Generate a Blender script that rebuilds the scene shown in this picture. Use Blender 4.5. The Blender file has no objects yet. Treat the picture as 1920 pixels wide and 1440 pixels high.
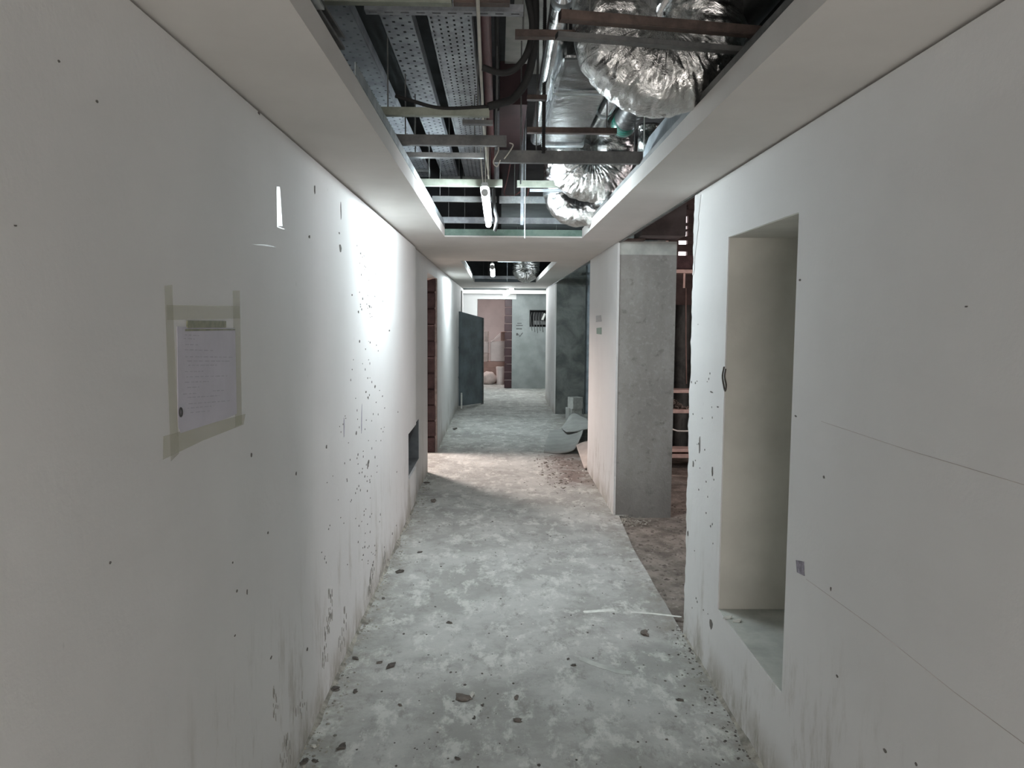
import bpy, bmesh, math, random
from mathutils import Vector, Matrix, noise
S = bpy.context.scene
COL = S.collection
PI = math.pi
random.seed(7)

# ------------------------------------------------------------------ camera
YAW, PITCH, ROLL, FPX = 0.017464, 0.082139, 0.006899, 1480.0
cy_, sy_, cp_, sp_ = math.cos(YAW), math.sin(YAW), math.cos(PITCH), math.sin(PITCH)
FWD = Vector((sy_*cp_, cy_*cp_, -sp_)); R0 = Vector((cy_, -sy_, 0)); U0 = R0.cross(FWD)
RT = R0*math.cos(ROLL) + U0*math.sin(ROLL); UP = U0*math.cos(ROLL) - R0*math.sin(ROLL)
CAM = Vector((0, 0, 1.8))
cd = bpy.data.cameras.new('camera'); cam = bpy.data.objects.new('camera', cd); COL.objects.link(cam)
cd.sensor_width = 36; cd.lens = 36*FPX/1920; cd.clip_start = .02; cd.clip_end = 200
M = Matrix((RT, UP, -FWD)).transposed().to_4x4(); M.translation = CAM; cam.matrix_world = M
S.camera = cam

def at(px, py, x=None, y=None, z=None):
    """a point of the place where the sight line meets a known wall, floor or height"""
    v = FWD + RT*((px-960)/FPX) - UP*((py-720)/FPX)
    t = (x-CAM.x)/v.x if x is not None else (y/v.y if y is not None else (z-CAM.z)/v.z)
    return CAM + v*t

# ------------------------------------------------------------------ world, lights, exposure
w = bpy.data.worlds.new('world'); S.world = w; w.use_nodes = True
w.node_tree.nodes['Background'].inputs[0].default_value = (.75, .8, .85, 1)
w.node_tree.nodes['Background'].inputs[1].default_value = .02
S.view_settings.view_transform = 'Standard'; S.view_settings.look = 'None'
S.view_settings.exposure = 1.9; S.view_settings.gamma = 1; S.view_settings.use_curve_mapping = False
try: S.cycles.max_bounces = 10; S.cycles.diffuse_bounces = 6; S.cycles.glossy_bounces = 5; S.cycles.sample_clamp_indirect = 6
except Exception: pass

def area(name, loc, target, sx, sy, power, color):
    l = bpy.data.lights.new(name, 'AREA'); l.shape = 'RECTANGLE'; l.size = sx; l.size_y = sy; l.energy = power; l.color = color
    o = bpy.data.objects.new(name, l); COL.objects.link(o); o.location = loc
    o.rotation_euler = (Vector(target)-Vector(loc)).to_track_quat('-Z', 'Y').to_euler(); return o
area('corridor_fill', (.1, -3.2, 1.38), (.1, 4, 1.4), 1.7, 2.15, 28, (1, .935, .885))  # added unseen fill behind the camera, standing in for light from there
area('left_room_daylight', (-2.0, 10.72, 2.75), (-.3, 9.5, .0), .5, .6, 52, (1, .85, .80))
area('far_room_daylight', (-1.6, 22.6, 2.2), (0, 22.8, 1.0), .8, 1.2, 20, (1, .90, .88))
area('side_hall_daylight', (4.3, 7.4, 2.3), (2.2, 9.4, 1.0), .8, .8, 11, (1, .78, .73))
area('hall_window_light', (4.6, 6.3, 1.7), (-.8, 6.9, 1.4), .8, 1.0, 15, (1, .93, .95))
area('passage_daylight', (1.35, 20.0, 1.6), (.6, 18.5, 1.0), .5, 1.2, 1.5, (.85, 1, .95))

TUBE_STRENGTH = 70

# ------------------------------------------------------------------ materials
MATS = {}
class NB:
    def __init__(s, name):
        s.m = bpy.data.materials.new(name); s.m.use_nodes = True; s.t = s.m.node_tree; s.b = s.t.nodes['Principled BSDF']
        s.tc = s.t.nodes.new('ShaderNodeTexCoord'); MATS[name] = s.m
    def n(s, kind, **k):
        o = s.t.nodes.new(kind)
        for a, v in k.items(): setattr(o, a, v)
        return o
    def l(s, a, b): s.t.links.new(a, b)
    def coord(s, scale=(1, 1, 1), src='Object', loc=(0, 0, 0)):
        mp = s.n('ShaderNodeMapping'); mp.inputs['Scale'].default_value = scale; mp.inputs['Location'].default_value = loc
        s.l(s.tc.outputs[src], mp.inputs[0]); return mp.outputs[0]
    def noise(s, sc, det=4, rough=.55, vec=None, dist=0):
        o = s.n('ShaderNodeTexNoise'); o.inputs['Scale'].default_value = sc; o.inputs['Detail'].default_value = det
        o.inputs['Roughness'].default_value = rough; o.inputs['Distortion'].default_value = dist
        s.l(vec if vec else s.tc.outputs['Object'], o.inputs['Vector']); return o.outputs['Fac']
    def ramp(s, fac, a, b, va=0, vb=1):
        o = s.n('ShaderNodeMapRange'); o.interpolation_type = 'SMOOTHSTEP'
        for i, v in zip(('From Min', 'From Max', 'To Min', 'To Max'), (a, b, va, vb)): o.inputs[i].default_value = v
        s.l(fac, o.inputs['Value']); return o.outputs[0]
    def mix(s, fac, a, b, mode='MIX'):
        o = s.n('ShaderNodeMix', data_type='RGBA', blend_type=mode)
        for sock, v in ((o.inputs['Factor'], fac), (o.inputs['A'], a), (o.inputs['B'], b)):
            if isinstance(v, (tuple, list)): sock.default_value = (*v, 1) if len(v) == 3 else v
            elif isinstance(v, (int, float)): sock.default_value = v
            else: s.l(v, sock)
        return o.outputs['Result']
    def math(s, op, a, b=0.):
        o = s.n('ShaderNodeMath', operation=op)
        for i, v in enumerate((a, b)):
            if isinstance(v, (int, float)): o.inputs[i].default_value = v
            else: s.l(v, o.inputs[i])
        return o.outputs[0]
    def axis(s, i):
        o = s.n('ShaderNodeSeparateXYZ'); s.l(s.tc.outputs['Object'], o.inputs[0]); return o.outputs[i]
    def fin(s, col, rough=.8, metal=0, bump=None, bs=.2, bd=.01):
        if isinstance(col, tuple): s.b.inputs['Base Color'].default_value = (*col, 1)
        else: s.l(col, s.b.inputs['Base Color'])
        if isinstance(rough, (int, float)): s.b.inputs['Roughness'].default_value = rough
        else: s.l(rough, s.b.inputs['Roughness'])
        s.b.inputs['Metallic'].default_value = metal
        if bump is not None:
            o = s.n('ShaderNodeBump'); o.inputs['Strength'].default_value = bs; o.inputs['Distance'].default_value = bd
            s.l(bump, o.inputs['Height']); s.l(o.outputs[0], s.b.inputs['Normal'])
        return s.m

def simple(name, c, rough=.7, metal=0, var=.15, sc=6, bs=.15, bd=.004, spec=None):
    n = NB(name); f = n.ramp(n.noise(sc, 5, .6), .3, .7)
    col = n.mix(f, tuple(v*(1-var) for v in c), tuple(min(1, v*(1+var)) for v in c))
    m = n.fin(col, rough, metal, n.noise(sc*12, 3), bs, bd)
    if spec is not None: n.b.inputs['Specular IOR Level'].default_value = spec
    return m

def wall_paint(name, base, dirt=(.25, .22, .17), side=1):
    n = NB(name)
    big = n.ramp(n.noise(1.1, 4, .6), .35, .7)
    col = n.mix(big, tuple(v*.94 for v in base), base)
    # trowel drag, faint
    v = n.coord((1, 1, 7)); col = n.mix(n.ramp(n.noise(2.2, 6, .7, v), .5, .75, 0, .10), col, tuple(v_*.8 for v_ in base))
    # dirt drips that fade upward from the foot of the wall
    z = n.axis(2)
    low = n.ramp(z, .0, 1.0, 1, 0)
    st = n.ramp(n.noise(6.5, 8, .75, n.coord((1, 1, .25))), .50, .68)
    col = n.mix(n.math('MULTIPLY', n.math('MULTIPLY', low, st), .8), col, dirt)
    foot = n.math('MULTIPLY', n.ramp(z, .0, .22, 1, 0), n.ramp(n.noise(5, 7, .75, n.coord((1, 1, .5))), .36, .62))
    col = n.mix(n.math('MULTIPLY', foot, .8), col, dirt)
    # small vertical nicks
    vo = n.n('ShaderNodeTexVoronoi'); vo.inputs['Scale'].default_value = 9; n.l(n.coord((1, 1, .45)), vo.inputs['Vector'])
    nick = n.math('MULTIPLY', n.ramp(vo.outputs['Distance'], .022, .05, 1, 0), n.ramp(n.noise(1.7, 3, .5), .5, .62))
    col = n.mix(n.math('MULTIPLY', nick, .3), col, (.16, .15, .14))
    bump = n.math('ADD', n.noise(45, 5, .6), n.math('MULTIPLY', n.noise(3, 3), 3.0))
    return n.fin(col, .75, 0, bump, .22, .004)

wall_paint('white_putty', (.63, .622, .61))
wall_paint('grey_putty', (.56, .555, .55))  # slightly greyer putty past the wall step and on the plaster patch
simple('gypsum_board', (.66, .635, .605), .85, 0, .04, 2, .12)
n = NB('floor_screed')
a1 = n.ramp(n.noise(1.6, 9, .7, None, .2), .38, .62)
col = n.mix(a1, (.285, .283, .265), (.415, .415, .392))
col = n.mix(n.ramp(n.noise(7, 10, .74, n.coord((1, .55, 1)), .15), .50, .62, 0, .75), col, (.555, .56, .525))
col = n.mix(n.ramp(n.noise(11, 9, .76, n.coord((1, .5, 1), loc=(3, 1, 0)), .1), .52, .66, 0, .75), col, (.21, .205, .185))
col = n.mix(n.ramp(n.noise(34, 5, .7), .62, .75, 0, .7), col, (.16, .15, .13))
vo = n.n('ShaderNodeTexVoronoi'); vo.inputs['Scale'].default_value = 7; n.l(n.coord((1, .8, 1)), vo.inputs['Vector'])
spot = n.math('MULTIPLY', n.ramp(vo.outputs['Distance'], .05, .09, 1, 0), n.ramp(n.noise(2.3, 3), .46, .6))
col = n.mix(n.math('MULTIPLY', spot, .55), col, (.12, .11, .095))
# earth carried over the screed on the open side, y 8.4 - 10.4
mx = n.ramp(n.axis(0), .45, .85); my1 = n.ramp(n.axis(1), 8.2, 8.8); my2 = n.ramp(n.axis(1), 10.2, 10.8, 1, 0)
em = n.math('MULTIPLY', n.math('MULTIPLY', mx, n.math('MULTIPLY', my1, my2)), n.ramp(n.noise(4, 6, .7), .35, .55))
col = n.mix(n.math('MULTIPLY', em, .92), col, (.15, .11, .095))
# dust along both walls
ed = n.math('ADD', n.ramp(n.axis(0), -.80, -.55, 1, 0), n.ramp(n.axis(0), .86, 1.05, 0, 1))
col = n.mix(n.math('MULTIPLY', n.math('MULTIPLY', ed, n.ramp(n.noise(7, 6, .7), .4, .6)), .55), col, (.19, .175, .145))
n.fin(col, .9, 0, n.math('ADD', n.noise(30, 6, .7), n.math('MULTIPLY', n.noise(5, 5, .7), 2.5)), .5, .008)

n = NB('dirt_floor')
col = n.mix(n.ramp(n.noise(4, 8, .7), .35, .65), (.10, .085, .07), (.24, .21, .18))
col = n.mix(n.ramp(n.noise(25, 6, .7), .55, .7, 0, .6), col, (.40, .37, .33))
n.fin(col, .95, 0, n.noise(22, 7, .7), .7, .015)

n = NB('raw_concrete')
col = n.mix(n.ramp(n.noise(1.6, 7, .65, n.coord((1, 1, .5)), .4), .35, .68), (.23, .22, .205), (.34, .33, .31))
col = n.mix(n.ramp(n.noise(28, 6, .75), .5, .72, 0, .4), col, (.44, .43, .40))
col = n.mix(n.ramp(n.noise(11, 6, .7), .56, .7, 0, .6), col, (.12, .11, .10))
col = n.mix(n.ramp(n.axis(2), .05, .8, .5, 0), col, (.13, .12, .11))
n.fin(col, .9, 0, n.math('ADD', n.noise(60, 6, .7), n.noise(14, 5)), .6, .008)
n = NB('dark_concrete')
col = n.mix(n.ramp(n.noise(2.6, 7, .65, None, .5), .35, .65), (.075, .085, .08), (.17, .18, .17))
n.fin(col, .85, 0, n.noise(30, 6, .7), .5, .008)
simple('pale_concrete', (.40, .41, .38), .85, 0, .2, 5)
simple('bluish_plaster', (.33, .38, .42), .7, 0, .25, 6)
simple('shaded_concrete', (.045, .05, .052), .9, 0, .3, 3, .3)  # darkness of the unlit ceiling void put into the concrete colour
simple('niche_cement', (.53, .52, .475), .88, 0, .10, 2.2, .25)
simple('hole_cement', (.12, .125, .13), .9, 0, .2, 6, .3)
simple('greenish_plaster', (.23, .25, .246), .85, 0, .16, 2.5, .3)
simple('pink_wall', (.42, .375, .37), .85, 0, .08, 2)
simple('maroon_block', (.062, .036, .037), .9, 0, .35, 9, .6, .01)
simple('maroon_paint', (.035, .013, .016), .6, 0, .3, 4)
simple('mortar', (.34, .28, .26), .95, 0, .25, 14, .6, .01)
simple('dark_room_wall', (.10, .075, .07), .9, 0, .3, 4, .3)
n = NB('galvanised_steel')
col = n.mix(n.ramp(n.noise(9, 5, .7), .35, .65), (.30, .33, .34), (.50, .53, .54))
n.fin(col, n.ramp(n.noise(14, 4), .3, .7, .32, .55), .85, n.noise(60, 3), .08, .002)
n = NB('tray_steel')
col = n.mix(n.ramp(n.noise(7, 6, .7), .35, .65), (.20, .21, .23), (.34, .36, .38))
n.fin(col, .5, .35, n.noise(60, 3), .1, .002)
n = NB('dusty_steel')
col = n.mix(n.ramp(n.noise(6, 6, .7), .35, .65), (.10, .105, .105), (.18, .18, .175))
n.fin(col, .55, .4, n.noise(50, 3), .1, .002)
n = NB('yellowed_steel')
col = n.mix(n.ramp(n.noise(6, 6, .7), .35, .65), (.20, .215, .18), (.30, .32, .27))
n.fin(col, .6, .3, n.noise(50, 3), .1, .002)
n = NB('green_steel')
col = n.mix(n.ramp(n.noise(4, 6, .7), .35, .65), (.15, .24, .20), (.26, .36, .31))
n.fin(col, .5, .3, n.noise(50, 3), .1, .002)
n = NB('brown_steel')
col = n.mix(n.ramp(n.noise(6, 6, .7), .35, .65), (.06, .045, .04), (.14, .10, .085))
n.fin(col, .6, .3, n.noise(50, 3), .1, .002)
n = NB('crumpled_foil')
v1 = n.n('ShaderNodeTexVoronoi'); v1.inputs['Scale'].default_value = 22; n.l(n.tc.outputs['Object'], v1.inputs['Vector'])
v1.feature = 'SMOOTH_F1'
hh = n.math('ADD', n.math('MULTIPLY', v1.outputs['Distance'], 1.0), n.math('MULTIPLY', n.noise(16, 6, .65, None, 1.5), 1.4))
n.fin((.74, .74, .73), .17, 1, hh, .42, .03)
n = NB('smooth_foil')
n.fin((.20, .21, .215), .25, 1, n.noise(9, 4, .6, None, .6), .3, .015)
n = NB('bright_foil')
n.fin((.66, .68, .69), .2, 1, n.noise(11, 4, .6, None, .6), .25, .012)
n = NB('black_jacket')
n.fin((.02, .022, .022), .36, 0, n.noise(12, 4), .2, .01)
simple('green_tape', (.012, .13, .095), .28, 0, .3, 8)
simple('black_cable_sheath', (.018, .018, .018), .8)
simple('white_cable_sheath', (.52, .50, .44), .6)
simple('maroon_pipe_paint', (.12, .045, .045), .5)
simple('lamp_body', (.55, .57, .57), .5)
simple('board_paper', (.27, .275, .26), .85, 0, .12, 5)
simple('board_pinkish', (.46, .40, .36), .85, 0, .12, 5)
simple('leaf_steel', (.11, .14, .155), .6, .2, .3, 3)
simple('block_concrete', (.42, .43, .41), .95, 0, .15, 20, .6, .006)
simple('stone_dark', (.085, .075, .065), .9, 0, .4, 20, .6, .006)
simple('stone_pale', (.50, .49, .45), .9, 0, .2, 20, .6, .006)
simple('stone_brown', (.13, .11, .095), .9, 0, .3, 20, .6, .006)
simple('dust_mortar', (.26, .245, .21), .95, 0, .45, 12, .7, .01)
simple('timber', (.50, .37, .33), .8, 0, .2, 8)
simple('white_plastic', (.62, .55, .53), .6, 0, .08, 4)
simple('sack_cloth', (.50, .42, .39), .9, 0, .15, 8, .4, .01)
simple('cardboard', (.33, .22, .19), .9, 0, .12, 5)
simple('paper_sheet', (.47, .45, .50), .8, 0, .05, 9)
simple('paper_print', (.36, .345, .39), .8, 0, .1, 30)
simple('olive_header', (.20, .20, .13), .7, 0, .25, 40)
n = NB('aged_tape')
n.b.inputs['Alpha'].default_value = .22
n.fin(n.mix(n.ramp(n.noise(12, 5, .7), .35, .65), (.50, .48, .33), (.60, .58, .46)), .5, 0, n.noise(60, 3), .1, .001)
simple('glint_white', (.66, .67, .65), .3)  # reflection off the clear tape put into a whitish base colour
simple('ink', (.05, .05, .05), .8)
simple('nick_dark', (.12, .11, .10), .9)
simple('smudge', (.30, .29, .265), .9, 0, .3, 30)
simple('pencil_red', (.49, .44, .42), .9)
simple('purple_sticker', (.24, .22, .26), .8, 0, .35, 60)
simple('notice_grey', (.38, .38, .39), .8, 0, .2, 60)
simple('notice_green', (.17, .25, .20), .7)
simple('chalk', (.62, .63, .59), .9, 0, .15, 20)
simple('louvre_white', (.70, .62, .62), .7)
def emis(name, c, s):
    n = NB(name); n.b.inputs['Base Color'].default_value = (*c, 1)
    n.b.inputs['Emission Color'].default_value = (*c, 1); n.b.inputs['Emission Strength'].default_value = s
emis('tube_glow', (.83, .95, 1), TUBE_STRENGTH)
emis('far_tube_glow', (.84, .96, 1), 42)
emis('end_tube_glow', (.92, .98, 1), 125)
emis('daylight_gap', (1, .88, .90), 1.1)

# ------------------------------------------------------------------ helpers
def obj(name, bm, mat, parent=None, smooth=False, loc=None):
    me = bpy.data.meshes.new(name)
    bmesh.ops.recalc_face_normals(bm, faces=bm.faces[:])
    if smooth:
        for f in bm.faces: f.smooth = True
    bm.to_mesh(me); bm.free()
    for m in ([mat] if isinstance(mat, str) else mat): me.materials.append(MATS[m])
    o = bpy.data.objects.new(name, me); COL.objects.link(o)
    if parent:
        o.parent = parent; o.matrix_parent_inverse = Matrix.Translation(parent.location).inverted() if False else Matrix.Identity(4)
        if parent.location.length > 0 and loc is None: o.location = -parent.location
    if loc is not None: o.location = loc
    return o
def tag(o, label, cat, group=None, kind=None):
    o['label'] = label; o['category'] = cat
    if group: o['group'] = group
    if kind: o['kind'] = kind
    return o
def structure(o): o['kind'] = 'structure'; return o
def stuff(o): o['kind'] = 'stuff'; return o
def thing(name, label, cat, loc=(0, 0, 0), group=None):
    o = bpy.data.objects.new(name, None); COL.objects.link(o); o.location = loc; o.empty_display_size = .1
    return tag(o, label, cat, group)
def box(bm, a, b, mi=0):
    vs = [bm.verts.new((x, y, z)) for x in (a[0], b[0]) for y in (a[1], b[1]) for z in (a[2], b[2])]
    for q in ((0, 1, 3, 2), (4, 6, 7, 5), (0, 4, 5, 1), (2, 3, 7, 6), (0, 2, 6, 4), (1, 5, 7, 3)):
        f = bm.faces.new([vs[i] for i in q]); f.material_index = mi
    return vs
def B(*boxes):
    bm = bmesh.new()
    for a, b in boxes: box(bm, a, b)
    return bm
def bevel(bm, w=.003, seg=2):
    bmesh.ops.bevel(bm, geom=bm.edges[:], offset=w, segments=seg, affect='EDGES', profile=.5); return bm
def frames(pts, closed=False):
    """a frame at each point of a polyline"""
    out = []; n = len(pts); prev = None
    for i, p in enumerate(pts):
        t = ((pts[min(i+1, n-1)]-pts[max(i-1, 0)])).normalized()
        if prev is None:
            u = Vector((0, 0, 1)) if abs(t.z) < .9 else Vector((1, 0, 0))
            u = (u - t*u.dot(t)).normalized()
        else:
            u = (prev - t*prev.dot(t)).normalized()
        prev = u; out.append((p, t, u, t.cross(u)))
    return out
def tube(bm, pts, r, seg=10, caps=True, rf=None):
    pts = [Vector(p) for p in pts]; rings = []
    for i, (p, t, u, v) in enumerate(frames(pts)):
        ring = []
        for k in range(seg):
            a = 2*PI*k/seg; rr = rf(i, k, a) if rf else r
            ring.append(bm.verts.new(p + (u*math.cos(a)+v*math.sin(a))*rr))
        rings.append(ring)
    for A, Bq in zip(rings, rings[1:]):
        for k in range(seg): bm.faces.new((A[k], A[(k+1) % seg], Bq[(k+1) % seg], Bq[k]))
    if caps: bm.faces.new(rings[0][::-1]); bm.faces.new(rings[-1])
    return bm
def smoothpath(ps, n=8):
    ps = [Vector(p) for p in ps]; out = []
    for i in range(len(ps)-1):
        a = ps[max(i-1, 0)]; b = ps[i]; c = ps[i+1]; d = ps[min(i+2, len(ps)-1)]
        for k in range(n):
            t = k/n
            out.append(.5*((2*b)+(c-a)*t+(2*a-5*b+4*c-d)*t*t+(3*b-a-3*c+d)*t**3))
    out.append(ps[-1]); return out
def prism(bm, prof, p0, p1, up=(0, 0, 1)):
    """closed 2-D profile (side, up) swept straight from p0 to p1"""
    p0, p1 = Vector(p0), Vector(p1); t = (p1-p0).normalized(); upv = Vector(up); s = t.cross(upv).normalized(); u = s.cross(t)
    A = [bm.verts.new(p0+s*a+u*b) for a, b in prof]; C = [bm.verts.new(p1+s*a+u*b) for a, b in prof]
    n = len(prof)
    for i in range(n): bm.faces.new((A[i], A[(i+1) % n], C[(i+1) % n], C[i]))
    bm.faces.new(A[::-1]); bm.faces.new(C); return bm
def cprofile(d, h, t=.003, lip=.008):
    """C channel: web at side 0, flanges to side d, height h"""
    return [(0, 0), (d, 0), (d, lip), (d-t, lip), (d-t, t), (t, t), (t, h-t), (d-t, h-t), (d-t, h-lip), (d, h-lip), (d, h), (0, h)]
def lprofile(d, h, t=.003): return [(0, 0), (d, 0), (d, t), (t, t), (t, h), (0, h)]
def extr_poly(bm, pts, axis, depth):
    """polygon given as 3-D points, thickened along a vector"""
    d = Vector(axis)*depth
    A = [bm.verts.new(Vector(p)) for p in pts]; C = [bm.verts.new(Vector(p)+d) for p in pts]; n = len(pts)
    for i in range(n): bm.faces.new((A[i], A[(i+1) % n], C[(i+1) % n], C[i]))
    bm.faces.new(A[::-1]); bm.faces.new(C); return bm

# ------------------------------------------------------------------ the setting
XL, XR, ZC = -.806, 1.077, 2.497
LT = .20          # wall thickness
# floor: earth level, corridor screed a step higher
base = structure(obj('floor', B(((-6, -5, -.20), (6, 26, -.028))), 'dirt_floor'))
bm = bmesh.new()
edge = [(XR+.02, -4.2), (XR+.02, 4.35)]
y = 4.35
while y < 7.2:
    edge.append((1.072+.006*noise.noise(Vector((y*3, 0, 0)))+ (.04*max(0, y-6.0)), y)); y += .09
edge += [(1.30, 7.2), (1.30, 9.4), (1.85, 9.4), (1.85, 21.0)]
pts = [(-4.6, -4.2)]+edge+[(2.4, 26), (-4.6, 26)]
extr_poly(bm, [(a, b, -.03) for a, b in pts], (0, 0, 1), .03)
structure(obj('floor_screed', bm, 'floor_screed', base))

# left wall: boxes round the low hole and the door opening
H1, H2, HZ0, HZ1 = 7.06, 8.18, .34, .76
D1, D2, DZ = 9.17, 10.55, 2.33
XS = XL-.018
WT = 2.485
wl = structure(obj('wall_left', B(((XL-LT, -4.2, 0), (XL, H1, WT)), ((XL-LT, H1, 0), (XL, 7.72, HZ0)), ((XL-LT, H1, HZ1), (XL, 7.72, WT))), 'white_putty'))
structure(obj('wall_section', B(((XS-LT, 7.72, 0), (XS, H2, HZ0)), ((XS-LT, 7.72, HZ1), (XS, H2, WT)), ((XS-LT, H2, 0), (XS, D1, WT)),
      ((XS-LT, D1, DZ), (XS, D2+.12, WT))), 'grey_putty', wl))
structure(obj('wall_section', B(((XS-LT, D2+.10, 0), (XS, 17.3, WT)), ((XS-LT, 17.3, 2.42), (XS, 17.95, WT)), ((XS-LT, 17.95, 0), (XS, 18.35, WT))), 'white_putty', wl))
structure(obj('hole_lining', B(((XL-.42, H1-.02, HZ0-.02), (XL-.40, H2+.02, HZ1+.02)), ((XL-.40, H1-.02, HZ0-.02), (XS-.004, H2+.02, HZ0+.004)), ((XL-.40, H1-.02, HZ1-.004), (XS-.004, H2+.02, HZ1+.02)),
      ((XL-.40, H2-.004, HZ0), (XS-.004, H2+.02, HZ1)), ((XL-.40, H1-.02, HZ0), (XL-.004, H1+.004, HZ1))), 'hole_cement', wl))
# far jamb of the door opening: clay blocks with mortar
z = 0; k = 0
while z < DZ-.02:
    h = .205; jx = random.uniform(-.008, .008)
    bm = B(((XS-LT-.01+jx, D2-.01+random.uniform(-.012, .006), z+.006), (XS-.02+jx, D2+.095, min(z+h, DZ)))); bevel(bm, .008, 1)
    structure(obj('block', bm, 'maroon_block', wl)); z += .215
bm = B(((XS-LT, D2+.012, 0), (XS-.028, D2+.09, DZ))); structure(obj('mortar', bm, 'maroon_block', wl))
bm = B(((XS-.03, D2+.015, .0), (XS+.001, D2+.11, DZ)))
structure(obj('plaster_edge', bm, 'mortar', wl))
structure(obj('lintel_patch', extr_poly(bmesh.new(), [(XS-LT, D2-.06, DZ-.02), (XS-LT, D2+.02, DZ-.02), (XS-.01, D2+.02, DZ-.03), (XS-.01, D2-.05, DZ+.03), (XS-.1, D2-.06, DZ+.01)], (0, 0, 1), .05), 'timber', wl))

# left side room beyond the door opening
lr = structure(obj('wall_left_room', B(((-4.6, 6.6, 0), (-4.5, 13, 3.0)), ((-4.5, 6.5, 0), (-1.03, 6.6, 3.0)), ((-4.5, 13, 0), (-1.03, 13.1, 3.0)), ((-4.6, 6.5, 3.0), (-1.03, 13.1, 3.1))), 'pink_wall'))

# right wall with its tall niche and broken end
N1, N2, NZ0, NZ1 = 2.86, 3.73, .395, 2.19
bm = B(((XR, -4.2, -.03), (XR+LT, N1, WT)), ((XR, N1, -.03), (XR+LT, N2, NZ0)), ((XR, N1, NZ1), (XR+LT, N2, WT)), ((XR, N2, -.03), (XR+LT, 4.25, WT)))
prof = [(4.25, -.03)]
z = -.03
while z < WT:
    e = 4.405 + .022*noise.noise(Vector((3.1, z*5.5, 1))) + .02*noise.noise(Vector((9.1, z*17, 4))) + random.uniform(-.006, .006)
    if z < .25: e += .03*(.25-z)
    prof.append((e, z)); z += .028
prof += [(4.40, WT), (4.25, WT)]
A = [bm.verts.new((XR, a, b)) for a, b in prof]; C = [bm.verts.new((XR+LT, a+random.uniform(-.012, .03), b)) for a, b in prof]
for i in range(len(prof)): j = (i+1) % len(prof); bm.faces.new((A[i], A[j], C[j], C[i]))
bm.faces.new(A[::-1]); bm.faces.new(C)
wr = structure(obj('wall_right', bm, 'white_putty'))
structure(obj('niche_lining', B(((XR+.62, N1-.03, NZ0-.02), (XR+.65, N2+.03, NZ1+.03)), ((XR+.006, N2-.003, NZ0-.03), (XR+.62, N2+.03, NZ1+.03)), ((XR+.006, N1-.03, NZ0-.03), (XR+.62, N1+.003, NZ1+.03)),
      ((XR+.004, N1, NZ1-.003), (XR+.62, N2, NZ1+.03))), 'niche_cement', wr))
structure(obj('niche_sill', B(((XR+.004, N1, NZ0-.03), (XR+.62, N2, NZ0+.003))), 'pale_concrete', wr))
pp = [(4.26, 2.47), (4.37, 2.47)]
for i in range(14): pp.append((4.395+random.uniform(-.012, .012), 2.44-.03*i))
for i in range(11): pp.append((4.375-.009*i+random.uniform(-.012, .012)+.0, 2.05+.034*i))
structure(obj('bare_plaster_patch', extr_poly(bmesh.new(), [(XR-.0025, a, b) for a, b in pp], (1, 0, 0), .01), 'grey_putty', wr))
# dirt wedge where the wall foot meets the broken end
# pier with a plastered corridor face and a bare concrete end
P1, P2, PX = 7.17, 9.30, 1.605
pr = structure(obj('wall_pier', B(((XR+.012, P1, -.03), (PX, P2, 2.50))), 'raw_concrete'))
bm = bmesh.new(); prof = [(P2+.004, -.03)]; z = -.03
while z < 2.5: prof.append((P1-.012+.007*noise.noise(Vector((z*9, 2, 0)))+random.uniform(-.003, .003), z)); z += .03
prof += [(P1-.01, 2.495), (P2+.004, 2.495)]
extr_poly(bm, [(XR-.008, a, b) for a, b in prof], (1, 0, 0), .02)
structure(obj('plaster_face', bm, 'white_putty', pr))
structure(obj('pale_band', B(((XR+.014, P1-.006, 2.385), (PX-.002, P1+.02, 2.505))), 'pale_concrete', pr))
structure(obj('ledge', B(((XR+.01, P1-.10, 2.50), (XR+.22, P1+.03, 2.52))), 'brown_steel', pr))
# second pier
Q1, Q2 = 14.95, 17.8
qr = structure(obj('wall_far_pier', B(((XR+.01, Q1, -.03), (1.64, Q2, 3.36))), 'dark_concrete'))
structure(obj('plaster_face', B(((XR-.012, Q1-.01, -.03), (XR+.012, Q2, 2.47))), 'white_putty', qr))
structure(obj('bluish_strip', B(((1.64, Q1+.05, -.03), (1.95, Q1+.12, 2.9))), 'bluish_plaster', qr))
structure(obj('wall_right_passage', B(((1.85, 9.3, -.03), (1.95, 15.0, 3.3))), 'dark_concrete'))
structure(obj('wall_right_far', B(((1.64, Q2, -.03), (1.74, 20.4, 3.3))), 'greenish_plaster'))
# end wall with a doorway, its right leaf of red blockwork, box hole
E1 = 20.45
ex0, ex1 = at(895, 600, y=E1).x, at(960, 600, y=E1).x
ezt = at(920, 561, y=E1).z
eb = [at(993, 581, y=E1), at(1026, 613, y=E1)]
we = structure(obj('wall_end', B(((-3, E1, -.03), (ex0, E1+.2, 3.3)), ((ex0, E1, ezt), (ex1, E1+.2, 3.3)), ((ex1, E1, -.03), (eb[0].x, E1+.2, 3.3)),
       ((eb[0].x, E1, eb[0].z), (3.0, E1+.2, 3.3)), ((eb[0].x, E1, -.03), (3.0, E1+.2, eb[1].z)), ((eb[1].x, E1, eb[1].z), (3.0, E1+.2, eb[0].z))), 'greenish_plaster'))
structure(obj('white_plaster', B(((-3, E1-.006, -.03), (ex0-.002, E1+.001, 2.52)), ((ex0-.002, E1-.006, ezt+.002), (at(968, 560, y=E1).x, E1+.001, 2.52))), 'white_putty', we))
mx0 = at(946.5, 600, y=E1).x
z = 0
while z < ezt:
    bm = B(((mx0+random.uniform(-.01, .01), E1+.02, z+.01), (ex1, E1+.19, min(z+.2, ezt)))); bevel(bm, .006, 1)
    structure(obj('block', bm, 'maroon_paint', we)); z += .21
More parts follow.
